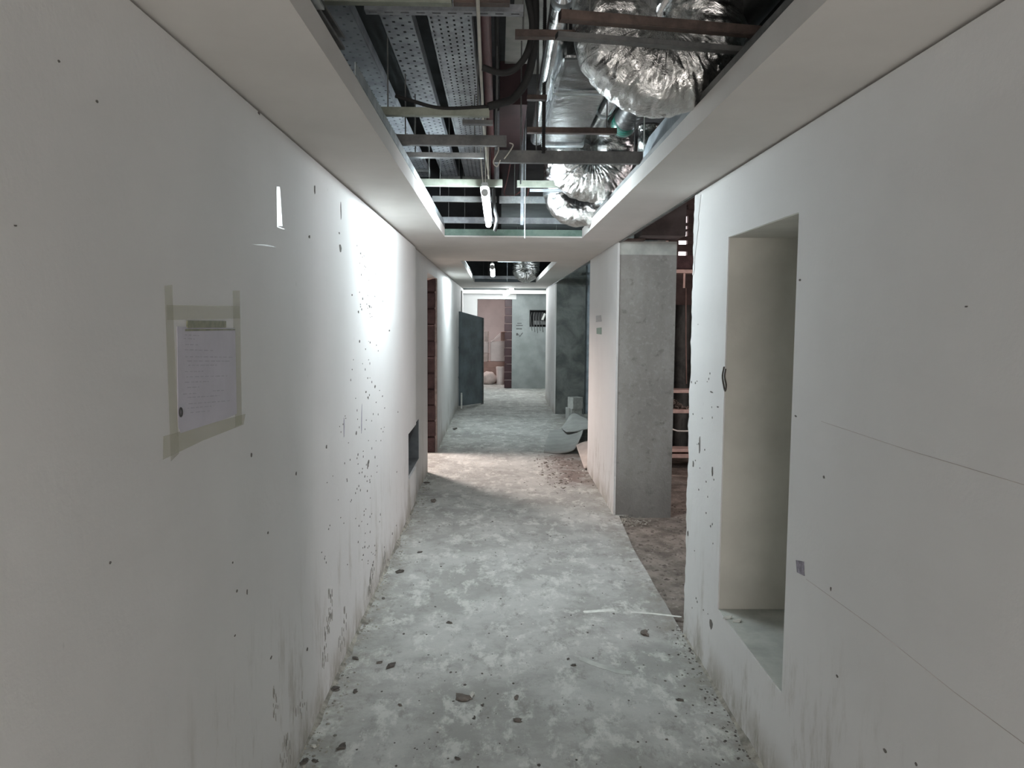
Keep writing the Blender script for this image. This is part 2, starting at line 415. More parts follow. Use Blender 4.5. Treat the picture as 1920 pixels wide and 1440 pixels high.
structure(obj('wall_end_room', B(((-3, 25, 0), (3, 25.1, 3)), ((-2.2, E1+.2, 0), (-2.1, 25, 3)), ((1.6, E1+.2, 0), (1.7, 25, 3)), ((-2.2, E1+.2, 3), (1.7, 25.1, 3.1))), 'pink_wall'))
structure(obj('trim_end', B(((-1.02, 19.86, 2.43), (1.64, 19.98, 2.52))), 'gypsum_board'))
structure(obj('wall_left_far', B(((-3, 18.3, 0), (-1.0, 18.4, 3.3))), 'dark_concrete'))
# closing walls: dark hall on the right, plenum sides, back end
structure(obj('wall_hall', B(((4.9, 2, -.03), (5.0, 16, 4.2)), ((PX+.3, 11.6, -.03), (1.98, 11.7, 4.2)), ((1.98, 11.6, -.03), (5, 11.7, 2.55)), ((1.98, 11.6, 3.5), (5, 11.7, 4.2)), ((1.98, 11.6, 2.55), (2.62, 11.7, 3.5)), ((2.75, 11.6, 2.55), (5, 11.7, 3.5)), ((XR+LT, 2, -.03), (5, 2.1, 4.2))), 'dark_room_wall'))
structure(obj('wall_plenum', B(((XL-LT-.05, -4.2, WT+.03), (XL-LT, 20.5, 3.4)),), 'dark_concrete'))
structure(obj('wall_plenum_right', B(((XR+LT-.02, -4.2, WT), (XR+LT+.03, 4.3, 3.4)),), 'dark_concrete'))
structure(obj('wall_back', B(((-1.2, -4.3, -.03), (1.5, -4.2, 3.4))), 'white_putty'))
structure(obj('plenum_dark_panel', B(((XL-LT, 16.0, 2.515), (1.9, 16.05, 3.38))), 'shaded_concrete'))  # added dark panel hiding the lit end wall, keeps the second opening black
# ceiling: gypsum soffit with upturned lips, bare slab above
OL, OR = -.465, .712
bm = bmesh.new()
ST = .0125
soff = [((XL-.15, -4.2), (OL, 18.0)), ((OR, -4.2), (XR+.0, 18.0)), ((OL, -4.2), (OR, -3.5)), ((OL, 6.84), (OR, 9.68)), ((OL, 15.35), (OR, 18.0)), ((XR, -4.2), (XR+.14, 4.3))]
for a, b in soff: box(bm, (a[0], a[1], ZC), (b[0], b[1], ZC+ST))
ce = structure(obj('ceiling', bm, 'gypsum_board'))
LH = .078
bm = bmesh.new()
for (y0, y1) in ((-3.5, 6.84), (9.68, 15.35)):
    box(bm, (OL-.0125, y0, ZC+ST), (OL, y1, ZC+LH)); box(bm, (OR, y0, ZC+ST), (OR+.0125, y1, ZC+LH))
structure(obj('soffit_lip', bm, 'gypsum_board', ce))
bm = bmesh.new()
prism(bm, lprofile(.02, .03), (XR+.002, 4.3, ZC-.006), (XR+.002, 18, ZC-.006)); structure(obj('edge_angle', bm, 'dusty_steel', ce))
structure(obj('ceiling_slab', B(((-5, -4.3, 3.38), (1.6, 26, 3.5)), ((1.6, -4.3, 4.1), (5.2, 20, 4.3)), ((1.6, 11.7, 3.38), (5, 26, 3.5))), 'shaded_concrete'))
structure(obj('bulkhead_panel', B(((OL-.3, 7.6, ZC+.1), (.02, 7.66, 3.3))), 'shaded_concrete', ce))
structure(obj('lit_slab_patch', B(((.03, 2.6, 3.365), (.32, 5.2, 3.385))), 'pale_concrete', ce))  # lit stretch of the slab, painted as a paler strip
# steel angles on the soffit lips
bm = prism(bmesh.new(), lprofile(-.035, .045), (OL-.002, 2.62, ZC+LH), (OL-.002, 6.84, ZC+LH))
structure(obj('trim_1', bm, 'galvanised_steel'))
bm = prism(bmesh.new(), lprofile(.035, .04), (OR+.014, 1.2, ZC+LH), (OR+.014, 6.84, ZC+LH))
structure(obj('trim_2', bm, 'dusty_steel'))
for k in range(2):
    bm = prism(bmesh.new(), cprofile(.03, .05), (OL-.05-.03*k, 9.7, ZC+LH), (OL-.05-.03*k, 15.2, ZC+LH+.03)); structure(obj('trim_%d' % (3+k), bm, 'galvanised_steel'))

# ------------------------------------------------------------------ cable trays
def tray(name, label, x0, x1, y0, y1, z, cols, pitch, hx, hy, mat, flange=.05):
    t = thing(name, label, 'cable tray', ((x0+x1)/2, y0, z), 'perforated cable trays on the left of the ceiling void')
    bm = bmesh.new(); cw = (x1-x0)/cols; rows = int((y1-y0)/pitch)
    for c in range(cols):
        off = pitch/2 if c % 2 else 0
        n0 = -1 if c % 2 else 0
        for r in range(n0, rows):
            ya = y0+off+r*pitch; yb = ya+pitch; ya2 = max(ya, y0); yb2 = min(yb, y0+rows*pitch)
            xa = x0+c*cw; xb = xa+cw; ym = (ya+yb)/2; xm = (xa+xb)/2
            o = [bm.verts.new((a, b, z)) for a, b in ((xa, ya2), (xb, ya2), (xb, yb2), (xa, yb2))]
            if ym-hy/2 <= ya2 or ym+hy/2 >= yb2: bm.faces.new(o); continue
            i = [bm.verts.new((a, b, z)) for a, b in ((xm-hx/2, ym-hy/2), (xm+hx/2, ym-hy/2), (xm+hx/2, ym+hy/2), (xm-hx/2, ym+hy/2))]
            for k in range(4): bm.faces.new((o[k], o[(k+1) % 4], i[(k+1) % 4], i[k]))
    obj('tray_bed', bm, mat, t)
    for x in (x0, x1):
        s = 1 if x == x0 else -1
        obj('side_flange', B(((min(x, x+s*.002), y0, z), (max(x, x+s*.002), y0+rows*pitch, z+flange)), ((min(x, x+s*.012), y0, z+flange), (max(x, x+s*.012), y0+rows*pitch, z+flange+.002))), mat, t)
    for yy in (y0+.2, y0+3.1, y1-.4):
        bm = bmesh.new()
        for x in (x0-.012, x1+.012): tube(bm, [(x, yy, z-.01), (x, yy, 3.38)], .004, 6)
        box(bm, (x0-.02, yy-.015, z-.024), (x1+.02, yy+.015, z-.003))
        obj('hanger', bm, 'dusty_steel', t)
    return t
tray('cable_tray', 'widest grey perforated cable tray with six rows of slots, beside the white cable', -.292, -.112, 2.35, 7.2, 3.0, 6, .05, .0085, .020, 'tray_steel')
tray('cable_tray', 'middle grey perforated cable tray with sparse round holes and white splashes', -.482, -.352, 2.35, 7.2, 3.0, 4, .075, .012, .018, 'tray_steel')
tray('cable_tray', 'outer grey perforated cable tray running close above the left soffit edge', -.735, -.585, 2.35, 6.9, 3.0, 4, .075, .011, .016, 'tray_steel')

# ------------------------------------------------------------------ cross channels
GC = 'steel channels crossing the ceiling void'
def channel(label, x0, x1, y, z, h, mat, d=.035, y1=None, drop=True, name='ceiling_channel', lip=.006, hang=None):
    t = thing(name, label, 'steel channel', ((x0+x1)/2, y, z), GC)
    bm = prism(bmesh.new(), cprofile(-d, h, .0025, lip), (x0, y, z), (x1, y1 if y1 else y, z)); obj('channel_body', bm, mat, t)
    if drop:
        for hx in (hang or (x0+.12*(x1-x0), x1-.05)):
            bm = tube(bmesh.new(), [(hx, y+.02, z+h-.01), (hx, y+.02, 3.38)], .0032, 6); obj('hanger_rod', bm, 'dusty_steel', t)
    return t
channel('pale yellowish steel channel across the top of the void near the camera', -.63, -.155, 2.60, 2.80, .034, 'yellowed_steel')
channel('olive steel channel continuing the pale yellowish one towards the white cable', -.15, .03, 2.61, 2.805, .034, 'brown_steel')
t = thing('slotted_strut', 'pale slotted strut just below the topmost channels, above the perforated trays', 'steel strut', (-.2, 2.84, 2.86), GC)
bm = bmesh.new(); x = -.47
while x < .06:
    o = [bm.verts.new((a, b, 2.86)) for a, b in ((x, 2.83), (x+.055, 2.83), (x+.055, 2.87), (x, 2.87))]
    i = [bm.verts.new((a, b, 2.86)) for a, b in ((x+.013, 2.845), (x+.042, 2.845), (x+.042, 2.855), (x+.013, 2.855))]
    for k in range(4): bm.faces.new((o[k], o[(k+1) % 4], i[(k+1) % 4], i[k]))
    x += .055
box(bm, (-.47, 2.828, 2.86), (x, 2.83, 2.885)); box(bm, (-.47, 2.87, 2.86), (x, 2.872, 2.885))
obj('strut_body', bm, 'tray_steel', t)
for xx in (-.325, .03): obj('hanger_rod', tube(bmesh.new(), [(xx, 2.85, 2.87), (xx, 2.85, 3.38)], .004, 6), 'dusty_steel', t)
channel('yellowish grey channel below the trays, first one that reaches past the white cable', -.545, -.045, 3.50, 2.675, .034, 'yellowed_steel')
channel('short grey channel stub lapped under the yellowish grey channel', -.165, -.03, 3.58, 2.66, .018, 'dusty_steel', drop=False)
channel('broad dark grey channel below the trays, behind the yellowish one', -.535, .035, 3.99, 2.655, .05, 'dusty_steel')
channel('thin bright lipped channel between the broad dark one and the pale green one', -.505, -.085, 4.34, 2.665, .026, 'galvanised_steel')
channel('pale greenish channel on the left ending before the maroon beam', -.52, .02, 5.20, 2.655, .045, 'yellowed_steel')
channel('pale greenish double channel stub on the right of the thin white rod', .124, .50, 5.60, 2.72, .045, 'yellowed_steel')
channel('pale lower channel lapped under the stub right of the white rod', .215, .53, 5.64, 2.697, .017, 'tray_steel', drop=False)
channel('grey channel on the left behind the tube lamp', -.50, -.02, 5.98, 2.67, .04, 'dusty_steel')
channel('bright grey channel running from the tube lamp to the right behind the foil elbow', .0, 1.0, 6.36, 2.717, .054, 'galvanised_steel')
channel('long ribbed steel channel across the far end of the first opening', -.60, .86, 6.72, 2.60, .05, 'tray_steel')
channel('green grey track at the very end of the first opening', -.56, .80, 6.96, 2.515, .062, 'green_steel', hang=(-.3, .5))
channel('broad dark grey channel right of the white cable, in front of the bright foil bend', -.025, .74, 4.15, 2.605, .062, 'dusty_steel', hang=(.19, .70))
channel('thin dark channel under the foil wrapped duct', .14, .60, 4.12, 2.75, .028, 'brown_steel')
channel('very short dark bracket under the silver pipe', .13, .225, 3.86, 2.845, .022, 'brown_steel', drop=False)
channel('brown channel near the camera above the big foil duct', .19, .95, 2.545, 2.735, .030, 'brown_steel', y1=2.68)
channel('olive grey channel lapped under the brown one near the camera', .185, .93, 2.60, 2.70, .018, 'dusty_steel', y1=2.74, drop=False)
channel('dark pipe clamp bar between the black cables and the silver pipe', .055, .30, 2.98, 2.83, .026, 'brown_steel')
channel('pale channel crossing the second opening behind the second lamp', -.02, .35, 12.9, 2.72, .05, 'tray_steel')
channel('blue grey channel at the far end of the second opening', -.55, .70, 15.2, 2.56, .06, 'tray_steel', hang=(-.2, .3))
channel('dark track along the far edge of the second opening', -.58, .72, 15.38, 2.512, .05, 'leaf_steel', hang=(-.3, .6))
# long studs lying on the left soffit
t = thing('steel_stud', 'dull steel stud lying lengthwise on the left soffit edge near the camera', 'steel stud', (-.53, 1.6, 2.60))
obj('stud_body', prism(bmesh.new(), cprofile(.05, .04), (-.545, 1.1, 2.60), (-.515, 2.45, 2.60)), 'dusty_steel', t)
obj('stud_body', prism(bmesh.new(), cprofile(.035, .03), (-.49, 1.1, 2.585), (-.485, 2.1, 2.585)), 'galvanised_steel', t)
t = thing('steel_stud', 'steel stud running lengthwise beside the right passage above the soffit', 'steel stud', (1.3, 9.5, 2.6))
obj('stud_body', prism(bmesh.new(), cprofile(.05, .04), (1.30, 9.5, 2.62), (1.26, 14.6, 2.62)), 'tray_steel', t)
# thin posts that carry the far channels
for px, y_, z0, lab in ((932, 5.2, 2.66, 'left'), (979, 6.1, 2.52, 'right')):
    p = at(px, 400, y=y_)
    t = tag(obj('flat_hanger', B(((p.x-.012, y_+.03, z0), (p.x+.012, y_+.033, 3.38))), 'tray_steel'), 'flat steel hanger strap %s' % ('beside the tube lamp' if lab == 'left' else 'behind the thin white rod'), 'hanger', 'flat hanger straps')
for px, y_, ylow, nm, lab, mat, r in ((984, 5.7, 447, 'hanger_rod', 'thin white rod hanging down to the edge of the cross band', 'tray_steel', .004),
        (1019, 3.95, 287, 'threaded_rod', 'dark threaded rod hanging in front of the silver pipe', 'black_cable_sheath', .008),
        (976, 4.6, 345, 'hanger_rod', 'thin grey rod left of the white rod', 'dusty_steel', .004),
        (1206, 4.35, 345, 'hanger_rod', 'bent bright wire hanger beside the right soffit lip', 'glint_white', .003),
        (1122, 6.3, 420, 'hanger_rod', 'short pale rod right of the foil elbow', 'tray_steel', .005),
        (951, 14.2, 528, 'hanger_rod', 'thin rod hanging at the end of the second opening', 'tray_steel', .006)):
    p = at(px, ylow, y=y_); bm = tube(bmesh.new(), [(p.x, y_, p.z), (p.x, y_, 3.38)], r, 8)
    if nm == 'threaded_rod':
        zz = p.z
        while zz < 3.3: tube(bm, [(p.x, y_, zz), (p.x, y_, zz+.004)], r*1.25, 8); zz += .009
    tag(obj(nm, bm, mat), lab, 'rod', 'rods in the ceiling void')

# ------------------------------------------------------------------ pipes, ducts
def jacket_pipe(name, label, pts, r, mat, rib=0, band=None, cat='pipe'):
    t = thing(name, label, cat, pts[0])
    P = smoothpath(pts, 14)
    L = [0]
    for a, b in zip(P, P[1:]): L.append(L[-1]+(b-a).length)
    def rf(i, k, a):
        q = r*(1+.03*noise.noise(Vector((L[i]*7, k*.7, r*50))))
        if rib: q += rib*(abs(math.sin(L[i]*PI/.045)))
        return q
    n = 220 if rib else len(P)
    if rib:
        P2 = []; tot = L[-1]
        for i in range(n+1):
            s = tot*i/n; j = max(q for q in range(len(L)) if L[q] <= s+1e-9); j = min(j, len(P)-2)
            f = (s-L[j])/max(1e-6, L[j+1]-L[j]); P2.append(P[j].lerp(P[j+1], f))
        P = P2; L = [tot*i/n for i in range(n+1)]
    obj('pipe_jacket', tube(bmesh.new(), P, r, 20, True, rf), mat, t, True)
    if band:
        for s in band:
            a = P[int(s*(len(P)-2))]; b = P[int(s*(len(P)-2))+1]; d = (b-a).normalized()
            obj('tape_band', tube(bmesh.new(), [a-d*.03, a, a+d*.03], r*1.04, 20), 'green_tape' if mat == 'black_jacket' else 'galvanised_steel', t, True)
    return t
jacket_pipe('foil_pipe', 'slim silver foil wrapped pipe running lengthwise left of the square duct', [(.225, .9, 2.98), (.228, 3, 2.98), (.245, 5.3, 2.98)], .042, 'bright_foil', 0, (.3, .55, .8))
jacket_pipe('foil_pipe', 'silver foil wrapped pipe passing behind the big crumpled duct', [(.63, .9, 2.99), (.615, 3, 2.99), (.59, 5.0, 2.99)], .048, 'bright_foil', 0, (.5, .9))
jacket_pipe('black_pipe', 'black ribbed pipe with green taped end', [(.76, .9, 2.98), (.75, 3, 2.98), (.742, 4.85, 2.97)], .074, 'black_jacket', .006)
obj('green_end', tube(bmesh.new(), [(.742, 4.68, 2.97), (.742, 4.83, 2.968), (.742, 4.90, 2.965)], .08, 20, True, lambda i, k, a: (.078, .077, .05)[i]), 'green_tape', bpy.data.objects['black_pipe'], True)
jacket_pipe('black_pipe', 'black pipe with green end beside the right soffit lip', [(.93, .9, 2.94), (.915, 4.25, 2.94)], .06, 'black_jacket')
obj('green_end', tube(bmesh.new(), [(.915, 4.05, 2.94), (.915, 4.27, 2.94)], .066, 20), 'green_tape', bpy.data.objects['black_pipe.001'], True)
# insulated square duct
t = thing('square_duct', 'foil wrapped square duct with a dark smooth underside', 'duct', (.39, 3.5, 2.9))
bm = B(((.262, 3.45, 2.90), (.525, 5.05, 3.14))); bevel(bm, .02, 3)
bmesh.ops.subdivide_edges(bm, edges=[e for e in bm.edges if e.calc_length() > .5], cuts=14)
for v in bm.verts: v.co.z += .006*noise.noise(v.co*6); v.co.x += .006*noise.noise(v.co*5+Vector((4, 0, 0)))
obj('duct_body', bm, 'smooth_foil', t)
bm = B(((.265, 5.05, 2.885), (.53, 5.11, 3.15))); bevel(bm, .008, 2); obj('end_collar', bm, 'galvanised_steel', t)
obj('hanger', B(((.255, 3.9, 2.89), (.257, 3.93, 3.38)), ((.53, 3.9, 2.89), (.532, 3.93, 3.38)), ((.255, 3.9, 2.885), (.532, 3.93, 2.888))), 'galvanised_steel', t)
t = thing('square_duct', 'dark square duct high in the void near the camera above the brown channel', 'duct', (.45, 1.6, 3.0))
bm = B(((.30, 1.2, 3.06), (.56, 3.1, 3.30))); bevel(bm, .015, 2); obj('duct_body', bm, 'dusty_steel', t)
obj('hanger', B(((.29, 2.2, 3.05), (.292, 2.23, 3.38)), ((.568, 2.2, 3.05), (.57, 2.23, 3.38)), ((.29, 2.2, 3.048), (.57, 2.23, 3.05))), 'galvanised_steel', t)
# plate along the right lip
p = [at(1300, 200, x=.775), at(1300, 262, x=.775), at(1207, 345, x=.775), at(1213, 268, x=.775), at(1232, 243, x=.775)]
bm = extr_poly(bmesh.new(), [(.775, 3.02, 2.585), (.775, 4.32, 2.585), (.775, 4.32, 2.70), (.775, 4.18, 2.745), (.775, 3.75, 2.745), (.775, 3.02, 2.74)], (1, 0, 0), .0125)
tag(obj('grey_plate', bm, 'bluish_plaster'), 'dull grey plate standing on the right soffit behind the lip', 'plate')

def flex(label, pts, r, seed, fold=.10, n=26, name='flexible_duct', mat='crumpled_foil', rvar=None, strap=None):
    P = smoothpath(pts, n); t = thing(name, label, 'flexible duct', pts[0], 'crumpled foil flexible ducts')
    L = [0]
    for a, b in zip(P, P[1:]): L.append(L[-1]+(b-a).length)
    def rf(i, k, a):
        q = L[i]/r
        f = 1 + fold*.55*noise.noise(Vector((q*3.4, math.cos(a)*.8+seed, math.sin(a)*.8))) + fold*.55*noise.noise(Vector((q*8.5, math.cos(a)*1.7, math.sin(a)*1.7+seed))) + fold*.35*noise.noise(Vector((q*15, math.cos(a)*4+seed, math.sin(a)*4)))
        if rvar: f *= rvar(i/(len(P)-1))
        return r*f
    obj('duct_sleeve', tube(bmesh.new(), P, r, 64, True, rf), mat, t, True)
    for s in strap or ():
        j = int(s*(len(P)-1)); d = (P[min(j+1, len(P)-1)]-P[j-1]).normalized()
        obj('strap', tube(bmesh.new(), [P[j]-d*.012, P[j]+d*.012], r*1.05*(rvar(s) if rvar else 1), 32), 'galvanised_steel', t)
    return t
def ubend(cx, y, cz, R, lift, tilt=0, n=7, rarm=None):
    pts = [(cx-R, y+tilt, cz+lift)]
    for k in range(n+1):
        a = PI + PI*k/n
        pts.append((cx+R*math.cos(a), y, cz+R*math.sin(a)))
    pts.append((cx+R, y+tilt, cz+lift)); return pts
flex('big sagging crumpled foil duct nearest the camera, grey below and dark above', ubend(.585, 2.98, 2.865, .165, .22, .05), .150, 1.3, .075, strap=(.06,))
flex('bright white lit crumpled foil bend behind the broad dark channel', ubend(.60, 5.3, 2.855, .142, .30, .04), .138, 5.1, .10, strap=(.08,))
p = [(a*1.05, 6.2, 1.8+(c-1.8)*1.05) for a, c in ((.425, 3.2), (.425, 2.95), (.425, 2.74), (.455, 2.645), (.54, 2.585), (.66, 2.60), (.80, 2.69), (.9, 2.78))]
flex('small foil elbow duct turning from vertical to the right, farthest in the first opening', p, .105, 9.4, .08, 12, strap=(.30,))
c = at(988, 500, y=15.0)
flex('round foil duct bulb hanging in the second opening', ubend(c.x-.02, 15.0, 2.75, .11, .3, 0), .15, 3.3, .10)
# bits of foil behind: short stub by the right lip
flex('small crumpled foil stub tucked between the bright bend and the right lip', [(.93, 4.95, 2.98), (.92, 4.93, 2.83), (.93, 4.92, 2.68)], .075, 2.2, .2, 8)
# maroon beam and pipes
t = structure(obj('trim_5', B(((.0, 5.0, 3.12), (.17, 8.6, 3.38))), 'maroon_paint'))
def run(name, label, cat, pts, r, mat, group=None, seg=10, n=8):
    return tag(obj(name, tube(bmesh.new(), smoothpath(pts, n), r, seg), mat, None, True), label, cat, group)
run('maroon_pipe', 'maroon pipe running lengthwise right of the widest cable tray', 'pipe', [(-.065, 1.5, 3.10), (-.065, 4.5, 3.10), (-.065, 7.4, 3.10)], .026, 'maroon_pipe_paint')
run('conduit', 'dark conduit running lengthwise just right of the maroon pipe', 'conduit', [(-.015, 1.5, 3.15), (-.015, 4.4, 3.15), (-.015, 7.3, 3.15)], .012, 'black_cable_sheath')
run('conduit', 'dark conduit nearest the pale patch of slab', 'conduit', [(.045, 1.5, 3.16), (.045, 3.6, 3.16)], .016, 'black_cable_sheath')
# cables
run('white_cable', 'long white cable running lengthwise through the void to the first tube lamp', 'cable',
    [at(893, -60, z=2.79), at(897, 30, z=2.79), at(900, 100, z=2.80), at(904, 180, z=2.785), at(907, 240, z=2.79), at(912, 290, z=2.76), at(915, 320, z=2.76), at(917, 345, z=2.745)], .0065, 'white_cable_sheath')
run('lamp_wire', 'thin pale wire dropping to the near end of the first tube lamp', 'wire', [at(901, 255, y=4.7), at(902, 300, y=4.72), at(906, 350, y=4.8)], .003, 'white_cable_sheath')
run('black_cable', 'thick black cable sagging across the pale slab patch, upper loop', 'cable', [at(988, -10, y=3.2), at(998, 45, y=3.2), at(990, 95, y=3.2), at(968, 127, y=3.2), at(940, 137, y=3.2), at(905, 126, y=3.2)], .013, 'black_cable_sheath', 'black cables')
run('black_cable', 'thick black cable in the lower loop beside the silver pipe', 'cable', [at(1003, -10, y=3.3), at(1003, 60, y=3.3), at(998, 110, y=3.35), at(985, 155, y=3.4), at(962, 185, y=3.45), at(940, 193, y=3.5), at(915, 200, y=3.5)], .017, 'black_cable_sheath', 'black cables')
run('black_cable', 'thin black cable strung over the yellowish channel under the trays', 'cable', [at(742, 180, y=3.52), at(775, 190, y=3.5), at(830, 203, y=3.5), at(915, 200, y=3.5)], .008, 'black_cable_sheath', 'black cables')
for pts, lab in (([(945, 298), (955, 285), (962, 272), (955, 268)], 'curled pale wire end over the left tip of the broad channel'),
                 ([(928, 262), (935, 280), (925, 303), (932, 312), (938, 300)], 'looped pale wire beside the broad channel tip'),
                 ([(912, 262), (914, 290), (916, 318), (914, 330)], 'twisted pale wire hanging along the white cable')):
    run('loose_wire', lab, 'wire', [at(a, b, y=4.05) for a, b in pts], .003, 'white_cable_sheath', 'loose pale wires')
run('red_wire', 'thin dark red wire looping in front of the dark gap', 'wire', [at(958, 300, y=6.4), at(950, 340, y=6.4), at(946, 365, y=6.4), at(965, 366, y=6.4), at(980, 355, y=6.4), at(991, 345, y=6.4), at(989, 365, y=6.4), at(978, 378, y=6.4), at(950, 368, y=6.4)], .005, 'maroon_pipe_paint')
run('black_cable', 'bunched black cable dropping at the far end behind the tube lamp', 'cable', [at(925, 352, y=5.6), at(927, 390, y=5.7), at(932, 410, y=5.8), at(928, 432, y=5.9)], .013, 'black_cable_sheath', 'black cables')

# ------------------------------------------------------------------ tube lamps
def lamp(label, a, b, r, wires, mat='tube_glow', body=True):
    a, b = Vector(a), Vector(b); t = thing('tube_lamp', label, 'tube lamp', a, 'bare tube lamps hung along the corridor')
    d = (b-a).normalized(); obj('glass_tube', tube(bmesh.new(), [a, b], r, 16), mat, t, True)
    up = Vector((0, 0, 1))-d*d.z; up.normalize()
    if body:
        o = up*(r+.012)
        obj('batten', prism(bmesh.new(), [(-.026, -.004), (-.012, .004), (.012, .004), (.026, -.004), (.016, .026), (-.016, .026)], a-d*.03+o, b+d*.03+o), 'lamp_body', t)
        for q in (a-d*.025, b+d*.0):
            obj('end_cap', tube(bmesh.new(), [q, q+d*.025], r*1.15, 12), 'lamp_body', t)
    for wq in wires:
        q = a.lerp(b, wq)+up*(r+.03); obj('lamp_wire', tube(bmesh.new(), [q, Vector((q.x, q.y, 3.38))], .0025, 6), 'white_cable_sheath', t)
    return t
lamp('glowing tube lamp hung slanting in the first ceiling opening', at(909, 362, y=4.8), at(916, 421, y=5.95), .019, (.15, .9))
lamp('small glowing tube lamp seen end-on in the second opening', at(923, 501, y=12.2), at(924, 515, y=13.35), .035, (.5,), 'far_tube_glow')
lamp('short glowing tube lamp hung slanting near the end wall', at(947, 553, y=18.7), at(960, 543, y=19.0), .045, (.4,), 'end_tube_glow', False)

lamp('added tube lamp behind the camera brightening the near soffit lips', (-.05, -2.5, 2.66), (-.03, -1.93, 2.60), .019, (.15, .9))  # added out of view to brighten the soffit lips near the camera
# ------------------------------------------------------------------ wall items (left)
GW = 'notice on the left wall'
def wallpoly(pts, X, proud, thick, side):
    """pts are picture points on the wall plane x = X; side +1 = sticks out towards +x"""
    q = [at(a, b, x=X) for a, b in pts]
    return extr_poly(bmesh.new(), [(X+side*.0004, v.y, v.z) for v in q], (side, 0, 0), thick+proud)
t = thing('wall_notice', 'faded lilac printed paper taped to the left wall under an olive strip', 'notice', at(390, 700, x=XL))
obj('paper', wallpoly([(331, 612), (440, 616), (443, 776), (420, 786), (338, 812), (333, 800)], XL, 0, .0012, 1), 'paper_sheet', t)
random.seed(3)
bm = bmesh.new()
for i, (y0, xa, xb) in enumerate([(627, 345, 372), (634, 343, 364), (645, 346, 370), (655, 345, 398), (668, 346, 438), (676, 350, 430), (684, 352, 405), (696, 345, 380), (706, 348, 425), (716, 345, 390), (726, 350, 372), (738, 342, 366), (735, 398, 420), (745, 350, 410), (757, 352, 430), (765, 350, 400), (774, 356, 392)]):
    x = xa
    while x < xb:
        wq = random.uniform(3, 9); sl = -.06*(y0-680)/60
        q = [at(a, b, x=XL) for a, b in ((x, y0+(x-345)*sl), (min(x+wq, xb), y0+(min(x+wq, xb)-345)*sl), (min(x+wq, xb), y0+1.6+(min(x+wq, xb)-345)*sl), (x, y0+1.6+(x-345)*sl))]
        extr_poly(bm, [(XL+.0012, v.y, v.z) for v in q], (1, 0, 0), .0008); x += wq+random.uniform(1.5, 4)
stuff(obj('printed_lines', bm, 'paper_print', t))
obj('olive_strip', wallpoly([(349, 601), (422, 602), (422, 614), (349, 615)], XL, 0, .003, 1), 'olive_header', t)
obj('strip_rule', wallpoly([(346, 617), (440, 617), (440, 619), (346, 621)], XL, 0, .0022, 1), 'olive_header', t)
for pts in ([(312, 572), (449, 574), (450, 597), (313, 600)], [(308, 536), (322, 534), (335, 850), (320, 865)], [(436, 545), (449, 545), (453, 795), (441, 800)], [(306, 818), (460, 776), (456, 796), (380, 826), (305, 862)]):
    obj('tape_strip', wallpoly(pts, XL, 0, .0006+.0003*random.random(), 1), 'aged_tape', t)
ring = at(337, 773, x=XL)
obj('ring_mark', tube(bmesh.new(), [(XL+.003, ring.y+.008*math.cos(a), ring.z+.011*math.sin(a)) for a in [2*PI*k/12 for k in range(13)]], .0022, 6, False), 'ink', t)
for pts, lab in (([(518, 350), (524, 350), (529, 424), (519, 424)], 'upright sliver of clear tape on the left wall, its shine painted white'), ([(470, 458), (500, 458), (518, 464), (500, 462)], 'thin level sliver of tape on the left wall, its shine painted white'), ([(519, 424), (533, 429), (533, 430.5), (519, 426)], 'tiny level sliver of tape at the foot of the upright one')):
    tag(obj('tape_sliver', wallpoly(pts, XL, 0, .0008, 1), 'glint_white'), lab, 'tape', 'tape slivers on the left wall')
# nicks and chips in the plaster
bm = bmesh.new()
def nick(px, py, wpx, hpx, X, side, rot=0):
    c = at(px, py, x=X); e = at(px+wpx/2, py, x=X); f = at(px, py-hpx/2, x=X)
    a, b = abs(e.y-c.y), abs(f.z-c.z); n = 7
    vs = [(X, c.y+a*math.cos(2*PI*k/n)*random.uniform(.6, 1.2)+rot*b*math.sin(2*PI*k/n), c.z+b*math.sin(2*PI*k/n)*random.uniform(.7, 1.2)) for k in range(n)]
    extr_poly(bm, vs, (side, 0, 0), .0015)
for q in [(110, 115, 5, 6), (181, 190, 6, 7), (28, 423, 8, 4), (638, 465, 5, 22), (639, 395, 2, 40), (206, 1055, 5, 7), (471, 853, 4, 9), (502, 999, 3, 7), (612, 838, 3, 9), (580, 444, 4, 8), (590, 355, 3, 22), (485, 212, 6, 6), (555, 888, 3, 9), (672, 585, 3, 6), (693, 575, 3, 6), (660, 553, 3, 5), (678, 580, 2, 5), (703, 725, 3, 7), (730, 620, 3, 5),
          (674, 640, 3, 7), (636, 437, 3, 5), (680, 560, 3, 6), (690, 870, 3, 16), (686, 735, 3, 5), (690, 745, 3, 5), (668, 812, 3, 8), (691, 866, 3, 10), (444, 1108, 4, 7), (463, 1110, 3, 16), (436, 1055, 3, 6), (576, 1217, 3, 10), (440, 1192, 4, 4), (508, 1233, 4, 6)]: nick(q[0], q[1], q[2]*.8, q[3]*.85, XL, 1)
for i in range(110):
    nick(random.gauss(688, 14), 1060-600*random.random()**1.3, random.uniform(.7, 1.5), random.uniform(1.2, 5), XL, 1)
for i in range(40): nick(random.uniform(600, 760), random.uniform(700, 1060), random.uniform(.7, 1.4), random.uniform(1.5, 5), XL, 1)
stuff(obj('plaster_nicks', bm, 'nick_dark', wl)); bm = bmesh.new()
